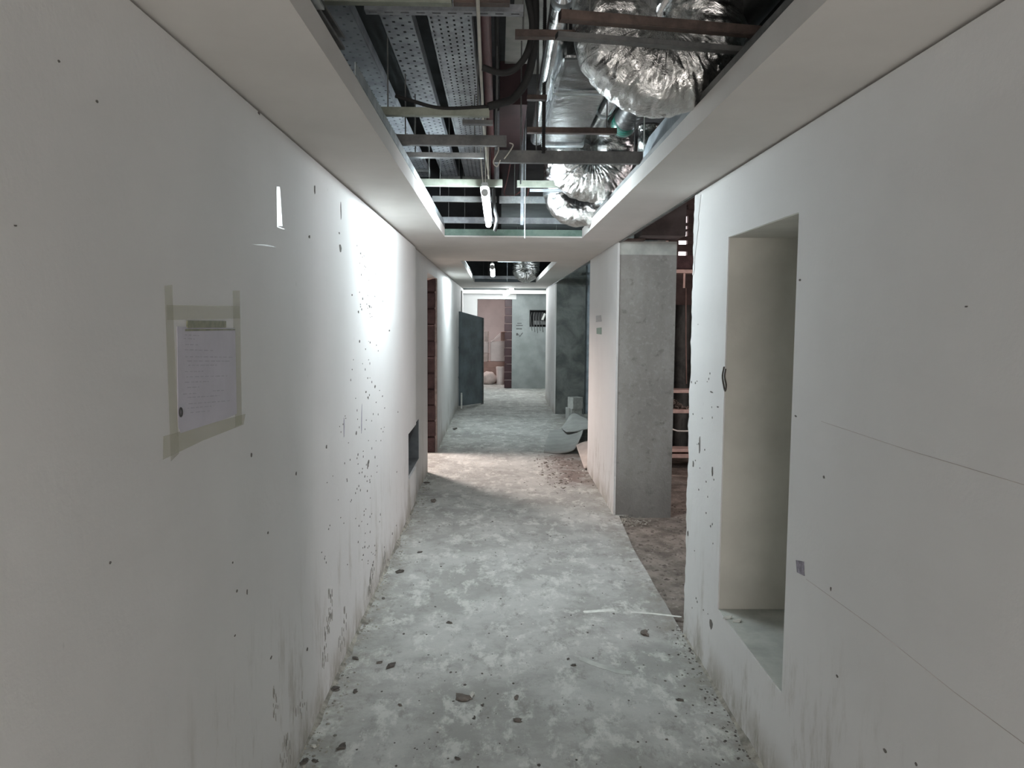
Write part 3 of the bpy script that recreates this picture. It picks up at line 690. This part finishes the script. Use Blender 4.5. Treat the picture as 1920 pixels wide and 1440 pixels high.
for (xa, ya, xb, yb, cnt, sp) in ((622, 1110, 606, 1250, 46, 3.2), (511, 1285, 517, 1345, 16, 2.5), (648, 1140, 640, 1215, 14, 2.5), (700, 1060, 690, 1120, 18, 2), (722, 1040, 714, 1085, 16, 2), (540, 1380, 528, 1436, 22, 5), (555, 1345, 575, 1300, 12, 5)):
    for i in range(cnt):
        f = random.random(); nick(xa+(xb-xa)*f+random.gauss(0, sp), ya+(yb-ya)*f, random.uniform(.5, 1.2), random.uniform(5, 20), XL, 1)
stuff(obj('dirt_smudges', bm, 'smudge', wl))
bm = bmesh.new()
nick(678, 785, 2, 60, XL, 1, .1); nick(645, 800, 2, 40, XL, 1, .1)
stuff(obj('scratches', bm, 'paper_print', wl))
bm = bmesh.new()
random.seed(11)
for q in [(1312, 835, 3, 36), (1336, 885, 3, 20), (1334, 735, 6, 3), (1346, 763, 4, 3), (1383, 918, 0, 0), (1812, 575, 6, 4), (1290, 1000, 3, 10), (1545, 895, 4, 6), (1558, 1104, 3, 8), (1660, 1408, 8, 7), (1718, 1433, 5, 8), (1492, 780, 4, 4), (1300, 870, 3, 12), (1570, 1268, 4, 5), (1500, 525, 4, 4), (1333, 1170, 8, 20)]:
    if q[2]: nick(*q, XR, -1)
for i in range(30): nick(random.uniform(1296, 1340), random.uniform(600, 1180), random.uniform(.8, 1.6), random.uniform(1.5, 5), XR, -1)
stuff(obj('plaster_nicks', bm, 'nick_dark', wr))
# pencil lines
def strip(px, X, side, wd, mat, par):
    q = [at(a, b, x=X) for a, b in px]; pts = [(X+side*.0006, v.y, v.z) for v in q]
    return obj('pencil_line', tube(bmesh.new(), pts, wd, 4), mat, par)
strip([(1512, 1086), (1640, 1178), (1790, 1298), (1935, 1405)], XR, -1, .0009, 'pencil_red', wr)
strip([(1540, 790), (1700, 843), (1930, 912)], XR, -1, .0007, 'pencil_red', wr)
tag(obj('purple_sticker', wallpoly([(1493, 1050), (1508, 1053), (1509, 1080), (1495, 1073)], XR, 0, .0015, -1), 'purple_sticker'), 'small scuffed purple grey sticker on the right wall beside the niche', 'sticker')
# loop of wire at the niche edge
w_ = [at(1360, 688, x=XR), at(1357, 705, x=XR), at(1359, 722, x=XR), at(1362, 733, x=XR), at(1364, 722, x=XR), at(1361, 706, x=XR), at(1363, 692, x=XR)]
tag(obj('wire_loop', tube(bmesh.new(), smoothpath([(XR-.006, v.y, v.z) for v in w_], 5), .004, 6), 'stone_dark', None, True), 'small dark twisted wire loop at the far edge of the niche', 'wire')
# notices on the pier
tag(obj('small_notice', wallpoly([(1118, 592), (1127, 591), (1128, 603), (1118, 604)], XR-.008, 0, .003, -1), 'notice_grey'), 'small grey paper notice on the white face of the first pier', 'notice')
tag(obj('small_notice', wallpoly([(1119, 615), (1128, 614), (1128, 627), (1119, 626)], XR-.008, 0, .003, -1), 'notice_green'), 'small dark green notice on the pier below the grey one', 'notice')

# ------------------------------------------------------------------ floor marks and debris
def floorpoly(pts, mat, h=.0012):
    q = [at(a, b, z=0) for a, b in pts]; return extr_poly(bmesh.new(), [(v.x, v.y, .0002) for v in q], (0, 0, 1), h)
def stroke(px, wd, mat, jag=.3):
    q = [at(a, b, z=0) for a, b in px]; P = smoothpath([(v.x, v.y, .0) for v in q], 8); A = []; C = []
    for i, (p, t_, u, v) in enumerate(frames(P)):
        s = Vector((t_.y, -t_.x, 0)); ww = wd*(1+jag*noise.noise(Vector((i*.7, wd*99, 0))))*(.5 if i in (0, len(P)-1) else 1)
        A.append(p+s*ww); C.append(p-s*ww)
    return extr_poly(bmesh.new(), [(a.x, a.y, .0003) for a in A+C[::-1]], (0, 0, 1), .0014)
GM = 'pale strokes on the floor'
tag(obj('chalk_stroke', stroke([(1094, 1148), (1120, 1146), (1152, 1144)], .02, 0), 'chalk'), 'short whitish stroke on the floor left of the longer one by the broken wall', 'floor mark', GM)
tag(obj('chalk_stroke', stroke([(1182, 1148), (1225, 1151), (1278, 1157)], .012, 0), 'chalk'), 'thin whitish stroke on the floor running to the broken wall foot', 'floor mark', GM)
tag(obj('chalk_stroke', stroke([(1088, 1234), (1120, 1247), (1160, 1259), (1185, 1262)], .022, 0), 'pale_concrete'), 'faint wide pale smear on the floor nearer the camera', 'floor mark', GM)

def rock(bm, c, sx, sy, sz, seed, sub=1):
    r = bmesh.ops.create_icosphere(bm, subdivisions=sub, radius=1); ca, sa = math.cos(seed*2.1), math.sin(seed*2.1)
    for v in r['verts']:
        f = 1+.95*noise.noise(v.co*1.3+Vector((seed, seed*.3, 0)))
        v.co.x, v.co.y = v.co.x*ca*1.25-v.co.y*sa*.7, v.co.x*sa*1.25+v.co.y*ca*.7
        v.co = Vector((v.co.x*sx*f, v.co.y*sy*f, max(v.co.z, -.55)*sz*f))
        v.co += Vector(c)
random.seed(21)
ST_ = [(628, 1293, 17, 'stone_dark', 'black lump on the floor by the left wall foot, largest of the dark ones'),
 (666, 1297, 11, 'stone_dark', 'dark pebble just right of the black lump near the left wall'),
 (868, 1309, 26, 'stone_brown', 'brown jagged flake in the middle of the floor beside a pale chip'),
 (886, 1304, 13, 'stone_pale', 'pale chip touching the brown jagged flake'),
 (1275, 1313, 12, 'stone_dark', 'dark round pebble alone on the near right of the floor'),
 (639, 1402, 20, 'stone_dark', 'elongated dark flake near the bottom edge of the floor'),
 (588, 1400, 12, 'stone_pale', 'whitish lump near the bottom left wall foot'),
 (570, 1430, 17, 'stone_dark', 'dark flake lowest on the floor by the left wall'),
 (591, 1427, 13, 'stone_dark', 'small dark flake right beside the lowest dark flake'),
 (733, 1249, 16, 'stone_dark', 'dark chip with a pale rim on the left half of the floor'),
 (667, 1235, 11, 'stone_dark', 'dark chip close to the left wall, above the pale rimmed chip'),
 (711, 1243, 10, 'stone_brown', 'grey brown chip left of the pale rimmed chip'),
 (750, 1323, 9, 'stone_brown', 'small brown chip right of the dark pebble near the left wall'),
 (749, 1073, 14, 'stone_dark', 'thin dark splinter beside the left wall in mid distance'),
 (719, 1122, 7, 'stone_dark', 'small black pebble at the foot of the left wall in mid distance'),
 (787, 1036, 8, 'stone_dark', 'tiny dark pebble left of the floor centre in mid distance'),
 (813, 940, 14, 'stone_brown', 'brown stone at the left below the low wall hole'),
 (800, 906, 10, 'stone_dark', 'dark stone beside the left door opening'),
 (1208, 1188, 22, 'stone_brown', 'flat brown sliver right of centre near the broken wall'),
 (1075, 1248, 9, 'stone_dark', 'small dark pebble right of the floor centre'),
 (1065, 1236, 7, 'stone_dark', 'tiny dark pebble just above the one right of centre'),
 (971, 1352, 13, 'stone_brown', 'brown dab of mortar low in the middle of the floor'),
 (968, 1308, 11, 'stone_brown', 'brown crumb above the dab of mortar'),
 (842, 1168, 10, 'stone_dark', 'dark chip left of the floor centre'),
 (905, 1322, 8, 'stone_dark', 'small dark chip right of the brown jagged flake'),
 (858, 1423, 10, 'stone_dark', 'dark chip at the bottom edge of the floor'),
 (853, 805, 9, 'stone_dark', 'dark stone by the left wall past the door opening'),
 (989, 727, 9, 'stone_dark', 'dark lump at the foot of the end wall')]
for i, (px, py, wpx, mt, lab) in enumerate(ST_):
    c = at(px, py, z=0); wd = wpx*c.y/FPX/2
    bm = bmesh.new(); h = wd*random.uniform(.28, .45); rock(bm, (0, 0, h*.5), wd, wd*random.uniform(.9, 1.5), h, i*3.7, 2)
    tag(obj('stone', bm, mt, None, False, (c.x, c.y, 0)), lab, 'stone', 'loose stones and chips on the corridor floor')
def scatter(name, cnt, fn, mat, smin, smax, seed, lab):
    random.seed(seed); bm = bmesh.new()
    for i in range(cnt):
        x, y, z0 = fn(); s = random.uniform(smin, smax)*(random.random()**1.5*.8+.5)
        n0 = len(bm.verts); vs = []
        k = 5; a0 = random.random()*6
        ring = [bm.verts.new((x+s*math.cos(a0+2*PI*j/k)*random.uniform(.6, 1.3), y+s*1.3*math.sin(a0+2*PI*j/k)*random.uniform(.6, 1.3), z0)) for j in range(k)]
        top = bm.verts.new((x+random.uniform(-.3, .3)*s, y, z0+s*random.uniform(.3, .7)))
        for j in range(k): bm.faces.new((ring[j], ring[(j+1) % k], top))
        bm.faces.new(ring[::-1])
    return tag(obj(name, bm, mat), lab, 'debris', None, 'stuff')
scatter('floor_crumbs', 420, lambda: (random.uniform(-.78, 1.03), 3+random.random()**1.6*14, 0), 'stone_dark', .003, .009, 5, 'dark crumbs scattered over the corridor floor')
scatter('floor_chips', 380, lambda: (random.uniform(-.78, 1.03), 3+random.random()**1.5*14, 0), 'stone_pale', .003, .009, 6, 'pale plaster chips scattered over the corridor floor')
scatter('wall_foot_crumbs', 420, lambda: (XL+abs(random.gauss(0, .045))+.004, 2.9+random.random()**1.3*6, 0), 'dust_mortar', .004, .012, 7, 'mortar crumbs along the foot of the left wall')
scatter('broken_wall_crumbs', 150, lambda: (XR-abs(random.gauss(0, .06))-.004, 2.9+random.random()*1.6, 0), 'stone_dark', .003, .010, 8, 'dark crumbs along the foot of the right wall')
scatter('gap_rubble', 900, lambda: (1.08+random.random()*.9, 4.4+random.random()*3.4, -.028), 'stone_brown', .005, .02, 9, 'rubble and earth in the gap beyond the broken wall')
scatter('pier_rubble', 330, lambda: (random.gauss(1.15, .12), 7.05+random.gauss(0, .12) if random.random() < .5 else random.gauss(6.95, .1), -.01), 'dust_mortar', .005, .016, 10, 'crumbs at the foot of the first pier')
scatter('earth_crumbs', 300, lambda: (random.uniform(.45, 1.3), random.uniform(8.3, 10.4), 0), 'stone_brown', .006, .022, 12, 'brown earth crumbs beyond the first pier')
scatter('earth_chips', 22, lambda: (random.uniform(.6, 1.2), random.uniform(8.6, 10.2), 0), 'stone_pale', .008, .022, 13, 'white chips on the brown earth beyond the first pier')
scatter('door_sand', 260, lambda: (random.uniform(-.9, 0), random.uniform(8.8, 10.3), 0), 'stone_pale', .004, .014, 14, 'pale grit in the light from the left door opening')
def fillet(name, x0, sgn, y0, y1, lab, hmax, seed):
    bm = bmesh.new(); y = y0; A = []; C = []; D = []
    while y < y1:
        h = hmax*max(.12, .5+.8*noise.noise(Vector((y*3, seed, 0)))+.5*noise.noise(Vector((y*11, seed, 2)))); wd = h*1.5
        A.append(bm.verts.new((x0, y, h))); C.append(bm.verts.new((x0+sgn*wd*.45, y, h*.35))); D.append(bm.verts.new((x0+sgn*wd, y, 0.0))); y += .04
    for P_, Q_ in ((A, C), (C, D)):
        for i in range(len(A)-1): bm.faces.new((P_[i], P_[i+1], Q_[i+1], Q_[i]))
    return tag(obj(name, bm, 'dust_mortar', None, True), lab, 'dirt', None, 'stuff')
fillet('wall_foot_dirt', XL, 1, 2.5, 7.7, 'ridge of dirt along the foot of the left wall', .022, 1)
fillet('wall_foot_dirt', XR, -1, 2.5, 4.4, 'ridge of dirt along the foot of the right wall', .020, 5)
# white flakes on the niche sill
for i, (a, b, lab) in enumerate(((1362, 1160, 'white paint flake at the far corner of the niche sill'), (1380, 1166, 'larger white curled flake on the niche sill'))):
    c = at(a, b, z=NZ0); bm = bmesh.new()
    extr_poly(bm, [(c.x-.02, c.y-.012, NZ0+.004), (c.x+.012, c.y-.02, NZ0+.004), (c.x+.03, c.y+.006, NZ0+.012), (c.x-.008, c.y+.012, NZ0+.006)], (0, 0, 1), .002)
    tag(obj('paint_flake', bm, 'stone_pale'), lab, 'flake', 'paint flakes on the niche sill')

# ------------------------------------------------------------------ boards and blocks beyond the first pier
def sheet(name, label, grid, mat, th=.006, cat='board', group=None):
    """grid: rows of 3-D control points, refined bilinearly with a smooth path"""
    rows = [smoothpath(r, 5) for r in grid]; cols = list(zip(*rows)); cols = [smoothpath(c, 5) for c in cols]
    bm = bmesh.new(); V = [[bm.verts.new(p) for p in c] for c in cols]
    for i in range(len(V)-1):
        for j in range(len(V[0])-1): bm.faces.new((V[i][j], V[i+1][j], V[i+1][j+1], V[i][j+1]))
    bmesh.ops.recalc_face_normals(bm, faces=bm.faces[:])
    r = bmesh.ops.solidify(bm, geom=bm.faces[:], thickness=th)
    return tag(obj(name, bm, mat, None, True), label, cat, group)
GB = 'warped boards beyond the first pier'
sheet('warped_board', 'wide warped grey board lying with its near corner curled off the floor',
  [[(.62, 10.55, .01), (.84, 10.45, .015), (1.02, 10.5, .055), (1.10, 10.55, .18)],
   [(.72, 11.6, .01), (.95, 11.5, .02), (1.12, 11.5, .06), (1.24, 11.5, .13)],
   [(.85, 12.7, .01), (1.0, 12.7, .02), (1.2, 12.7, .05), (1.40, 12.6, .12)]], 'board_paper', .008, 'board', GB)
sheet('warped_board', 'pinkish board leaning from the floor against the back of the first pier',
  [[(1.04, 9.35, .01), (1.12, 9.35, .03), (1.25, 9.4, .06)],
   [(1.045, 9.9, .06), (1.16, 9.9, .10), (1.33, 9.9, .14)],
   [(1.045, 10.42, .12), (1.18, 10.42, .17), (1.40, 10.4, .20)]], 'board_pinkish', .012, 'board', GB)
sheet('warped_board', 'pale torn board tipped up in front of the concrete blocks',
  [[(1.05, 12.0, .07), (1.22, 11.95, .09), (1.46, 11.9, .16)],
   [(1.03, 12.7, .04), (1.22, 12.7, .12), (1.48, 12.6, .15)],
   [(1.12, 13.1, .03), (1.26, 13.3, .20), (1.50, 13.2, .13)]], 'board_paper', .010, 'board', GB)
def hollow_block(c, rot, lab):
    t = thing('concrete_block', lab, 'concrete block', c, 'hollow concrete blocks beside the far pier'); t.rotation_euler = (0, 0, rot)
    bm = bmesh.new(); W, Dp, H = .20, .19, .205; tk = .03
    for a, b in (((-W/2, -Dp/2, 0), (W/2, -Dp/2+tk, H)), ((-W/2, Dp/2-tk, 0), (W/2, Dp/2, H)), ((-W/2, -Dp/2+tk, 0), (-W/2+tk, Dp/2-tk, H)), ((W/2-tk, -Dp/2+tk, 0), (W/2, Dp/2-tk, H))): box(bm, a, b)
    o = obj('block_shell', bm, 'block_concrete', t, False, (0, 0, 0)); return t
c = at(1077, 787, z=0)
hollow_block((c.x, c.y, 0), .35, 'lower hollow concrete block standing before the far pier')
hollow_block((c.x+.01, c.y-.01, .207), .45, 'upper hollow concrete block stacked on the lower one')
c2 = at(1065, 787, z=0)
bm = bevel(B(((c2.x-.04, c2.y-.08, 0), (c2.x+.03, c2.y+.08, .22))), .006, 1)
tag(obj('concrete_block', bm, 'block_concrete'), 'narrow concrete block piece left of the stacked blocks', 'concrete block', 'hollow concrete blocks beside the far pier')

# ------------------------------------------------------------------ dark leaf standing out from the left wall
h0 = at(866, 768, z=0); f0 = at(903, 757, z=0)
hx, hy, fx, fy = -.80, 15.9, f0.x, f0.y
t = thing('steel_leaf', 'dark blue grey steel door leaf standing open from the left wall, top edge slanting', 'door leaf', (hx, hy, 0))
zt0, zt1 = at(867, 584, y=hy).z, at(903, 596, y=fy).z
nrm = Vector((fy-hy, -(fx-hx), 0)).normalized()
obj('leaf_panel', extr_poly(bmesh.new(), [(hx, hy, .04), (fx, fy, .02), (fx, fy, zt1), (hx, hy, zt0)], nrm, .035), 'leaf_steel', t)
obj('leaf_stile', extr_poly(bmesh.new(), [(fx, fy, .0), (fx-.03*(fx-hx), fy-.03*(fy-hy), .0), (fx-.03*(fx-hx), fy-.03*(fy-hy), zt1), (fx, fy, zt1)], nrm, .05), 'dusty_steel', t)
bm = bmesh.new()
for zz in (.6, 1.2):
    a = Vector((hx, hy, zz)); b = Vector((fx, fy, zz)); extr_poly(bm, [a-nrm*.006, b-nrm*.006, b-nrm*.006+Vector((0, 0, .04)), a-nrm*.006+Vector((0, 0, .04))], nrm, .012)
obj('leaf_rail', bm, 'leaf_steel', t)
bm = prism(bmesh.new(), lprofile(.03, .03), (-.72, 15.75, .0), (-.72, 15.75, .32), (0, 1, 0))
tag(obj('pale_batten', bm, 'chalk'), 'short pale upright batten standing beside the steel leaf', 'batten')
c = at(880, 753, z=0)
sheet('plaster_scrap', 'white crumpled scrap at the foot of the steel leaf', [[(c.x-.15, c.y-.25, .0), (c.x, c.y-.25, .06), (c.x+.14, c.y-.2, .02)], [(c.x-.12, c.y, .02), (c.x+.02, c.y, .10), (c.x+.15, c.y, .03)], [(c.x-.1, c.y+.2, .01), (c.x, c.y+.2, .05), (c.x+.12, c.y+.2, .01)]], 'chalk', .005, 'scrap')

# ------------------------------------------------------------------ end wall items
def endbar(px0, py0, px1, py1, mat='ink', y=E1-.004):
    a, b = at(px0, py0, y=y), at(px1, py1, y=y); return (min(a.x, b.x), y, min(a.z, b.z)), (max(a.x, b.x), y+.003, max(a.z, b.z))
t = thing('wall_lettering', 'dark stencilled lines and an arrow mark painted on the end wall', 'lettering', at(973, 615, y=E1))
bm = bmesh.new(); random.seed(4)
for (x0, x1, y0, y1) in ((970, 978, 605.5, 607), (968, 980, 609.5, 611.2), (968, 979, 615.5, 617.6)):
    x = x0
    while x < x1:
        wq = random.uniform(.9, 1.8); a, b = endbar(x, y0, min(x+wq, x1), y1); box(bm, a, b); x += wq+random.uniform(.15, .4)
obj('stencilled_line', bm, 'ink', t)
bm = bmesh.new(); a, b = endbar(968, 624.5, 971, 629); box(bm, a, b)
pts = [at(971, 626, y=E1-.003), at(974.5, 631, y=E1-.003), at(980, 624, y=E1-.003)]
tube(bm, pts, .009, 5); obj('arrow_mark', bm, 'ink', t)
# electrical box in its hole
t = thing('junction_box', 'open electrical box with loose cables in the end wall', 'electrical box', (eb[0].x, E1+.1, eb[1].z))
X0, X1, Z0, Z1 = eb[0].x, eb[1].x, eb[1].z, eb[0].z
obj('recess', B(((X0, E1+.19, Z0), (X1, E1+.2, Z1)), ((X0, E1+.01, Z0), (X0+.02, E1+.19, Z1)), ((X0, E1+.01, Z1-.02), (X1, E1+.19, Z1))), 'black_cable_sheath', t)
obj('box_body', bevel(B(((X0+.10, E1+.03, Z0+.05), (X1-.0, E1+.12, Z0+.16))), .01, 1), 'dusty_steel', t)
for k in range(5):
    xx = X0+.06+.07*k
    obj('cable', tube(bmesh.new(), smoothpath([(xx, E1+.06, Z1-.06), (xx-.03, E1-.01, Z1-.2), (xx-.01, E1-.02, Z0+.02), (xx+.01, E1-.015, Z0-.10-.03*(k % 3))], 6), .008, 6), 'dusty_steel', t, True)
a = at(1017, 600, y=E1-.1); b = at(1022, 588, y=E1-.1)
run('white_conduit', 'short white conduit leaning at the electrical box', 'conduit', [a, b], .03, 'chalk', n=2)

# far room contents
FY = 21.6
def fx_(px, py, y=FY): return at(px, py, y=y)
zf = lambda px, py: at(px, py, y=FY).z
def dbox(name, label, px0, px1, py0, py1, dep, mat, cat, zbase=None, grp='goods stacked in the far room', y=FY, bev=.015):
    a, b = at(px0, py1, y=y), at(px1, py0, y=y); z0 = a.z if zbase is None else zbase
    bm = bevel(B(((a.x, y, z0), (b.x, y+dep, b.z))), bev, 2); return tag(obj(name, bm, mat), label, cat, grp), b.z
def lathe(bm, c, prof, seg=20):
    R = [[bm.verts.new((c[0]+r*math.cos(2*PI*k/seg), c[1]+r*math.sin(2*PI*k/seg), c[2]+z)) for k in range(seg)] for r, z in prof]
    for A, C in zip(R, R[1:]):
        for k in range(seg): bm.faces.new((A[k], A[(k+1) % seg], C[(k+1) % seg], C[k]))
    bm.faces.new(R[0][::-1]); bm.faces.new(R[-1])
def bucket(label, px0, px1, pyt, pyb, mat, zb=None, y=FY):
    a, b = at(px0, pyb, y=y), at(px1, pyt, y=y); r = (b.x-a.x)/2; cx = (a.x+b.x)/2; z0 = a.z if zb is None else zb; h = b.z-z0
    t = thing('bucket', label, 'bucket', (cx, y+r, z0), 'goods stacked in the far room')
    bm = bmesh.new(); lathe(bm, (cx, y+r, z0), [(r*.86, 0), (r*.97, h*.86), (r, h*.88), (r, h*.97), (r*.9, h)]); obj('bucket_body', bm, mat, t, False)
    bm = bmesh.new(); lathe(bm, (cx, y+r, z0), [(r*1.02, h*.9), (r*1.02, h*.99), (r*.5, h)]); obj('lid', bm, mat, t); return b.z
bucket('squat white bucket standing on the far room floor', 930, 946, 688, 718, 'white_plastic', 0)
bm = bmesh.new(); c = at(915, 706, y=FY)
rr = bmesh.ops.create_icosphere(bm, subdivisions=3, radius=1)
for v in rr['verts']:
    f = 1+.15*noise.noise(v.co*2); v.co = Vector((v.co.x*.24*f+c.x, v.co.y*.22+FY+.2, max(-.75, v.co.z)*.2*f+.15))
tag(obj('sack', bm, 'sack_cloth', None, True), 'bulging pale sack on the far room floor left of the bucket', 'sack', 'goods stacked in the far room')
_, zt = dbox('crate', 'dark crate behind the sack carrying the buckets', 902, 946, 690, 700, .5, 'cardboard', 'crate', 0, y=22.1)
zt = at(902, 686, y=22.1).z
_, zt = dbox('crate', 'low dark crate on top of the other in the far room', 900, 950, 678, 690, .5, 'cardboard', 'crate', None, y=22.1)
_, z2 = dbox('carton', 'large pale pink carton at the back of the far room', 919, 950, 640, 678, .4, 'white_plastic', 'carton', None, y=22.1, bev=.03)
dbox('carton', 'small brown carton on top of the pale pink one', 939, 950, 622, 639, .3, 'cardboard', 'carton', None, y=22.1)
a = at(921, 640, y=22.05); b = at(938, 628, y=22.05)
tag(obj('tilted_board', extr_poly(bmesh.new(), [(a.x, 22.05, a.z-.02), (b.x, 22.05, b.z-.02), (b.x, 22.05, b.z+.05), (a.x, 22.05, a.z+.0)], (0, 1, 0), .3), 'white_plastic'), 'pale tilted board lying on the large carton', 'board', 'goods stacked in the far room')
bucket('lowest paint tin of the stack at the left of the far doorway', 903, 917, 662, 678, 'sack_cloth', None, 22.1)
bucket('middle paint tin of the stack at the left of the far doorway', 903, 917, 641, 661, 'white_plastic', None, 22.1)
bucket('topmost paint tin of the stack at the left of the far doorway', 904, 917, 621, 640, 'sack_cloth', None, 22.1)

# ------------------------------------------------------------------ dark hall seen through the gap on the right
t = thing('timber_rack', 'timber rack with bare planks seen through the gap beside the broken wall', 'rack', (2.2, 9.5, 0))
RY = 9.5
def plank(py0, py1, mat='timber'):
    a, b = at(1275, py1, y=RY), at(1275, py0, y=RY); obj('plank', bevel(B(((2.0, RY, a.z), (2.75, RY+.22, b.z))), .004, 1), mat, t)
for p_ in ((731, 737), (768, 775), (842, 848), (852, 859), (505, 512)): plank(*p_)
for xx in (1.975, 2.74):
    obj('post', bevel(B(((xx, RY+.05, -.028), (xx+.06, RY+.12, 2.75))), .004, 1), 'timber', t)
a = at(1283, 540, y=RY+.02)
obj('strut', B(((a.x-.012, RY+.03, a.z), (a.x+.012, RY+.06, at(1275, 511, y=RY).z))), 'timber', t)
random.seed(8); bm = bmesh.new(); a = at(1275, 768, y=RY)
for i in range(120):
    x = random.gauss(2.12, .10); h = max(0, .16-.9*abs(x-2.10))
    rock(bm, (x, RY+random.uniform(.03, .2), a.z+.01+random.random()*h), .018, .018, .014, i, 1)
tag(obj('rubble_heap', bm, 'stone_brown'), 'small heap of rubble lying on a plank of the timber rack', 'rubble', None, 'stuff')
run('metal_strip', 'bent pale metal strip between the rack planks', 'metal strip', [at(1258, 803, y=RY-.03), at(1270, 808, y=RY-.03), at(1295, 808, y=RY-.03)], .009, 'chalk', n=2)
run('metal_strip', 'thin upright conduit in front of the dark drape of the hall', 'conduit', [at(1286, 540, y=10.2), at(1286, 640, y=10.2), at(1287, 720, y=10.2)], .008, 'timber', n=2)
# drape / dark blocks behind the rack
bm = bmesh.new(); rows = []
for i in range(41):
    x = 1.98+i*.04; rows.append([bm.verts.new((x, 10.4+.05*math.sin(i*1.1)+.03*noise.noise(Vector((x*5, zz*2, 0))), zz)) for zz in [.0+.2*k for k in range(11)]])
for A, C in zip(rows, rows[1:]):
    for j in range(10): bm.faces.new((A[j], A[j+1], C[j+1], C[j]))
bmesh.ops.solidify(bm, geom=bm.faces[:], thickness=.005)
tag(obj('dark_sheet', bm, 'dark_concrete', None, True), 'dark grey sheeting hung behind the timber rack', 'sheeting')
# louvred window high in the hall
wn = structure(obj('window_1', B(((2.61, 11.72, 2.5), (2.76, 11.74, 3.55))), 'daylight_gap'))
for za, zb in ((2.52, 2.70), (2.80, 2.90), (2.96, 3.02), (3.09, 3.12), (3.17, 3.21), (3.31, 3.40), (3.47, 3.6)):
    structure(obj('slat', bevel(B(((2.55, 11.58, za), (2.85, 11.66, zb))), .003, 1), 'dark_room_wall', wn))
structure(obj('trim_6', B(((XR+.16, 6.9, 2.53), (1.62, 7.3, 3.4)),), 'dark_room_wall'))
structure(obj('trim_7', B(((1.62, 9.6, 2.42), (3.2, 9.75, 2.58)),), 'maroon_block'))
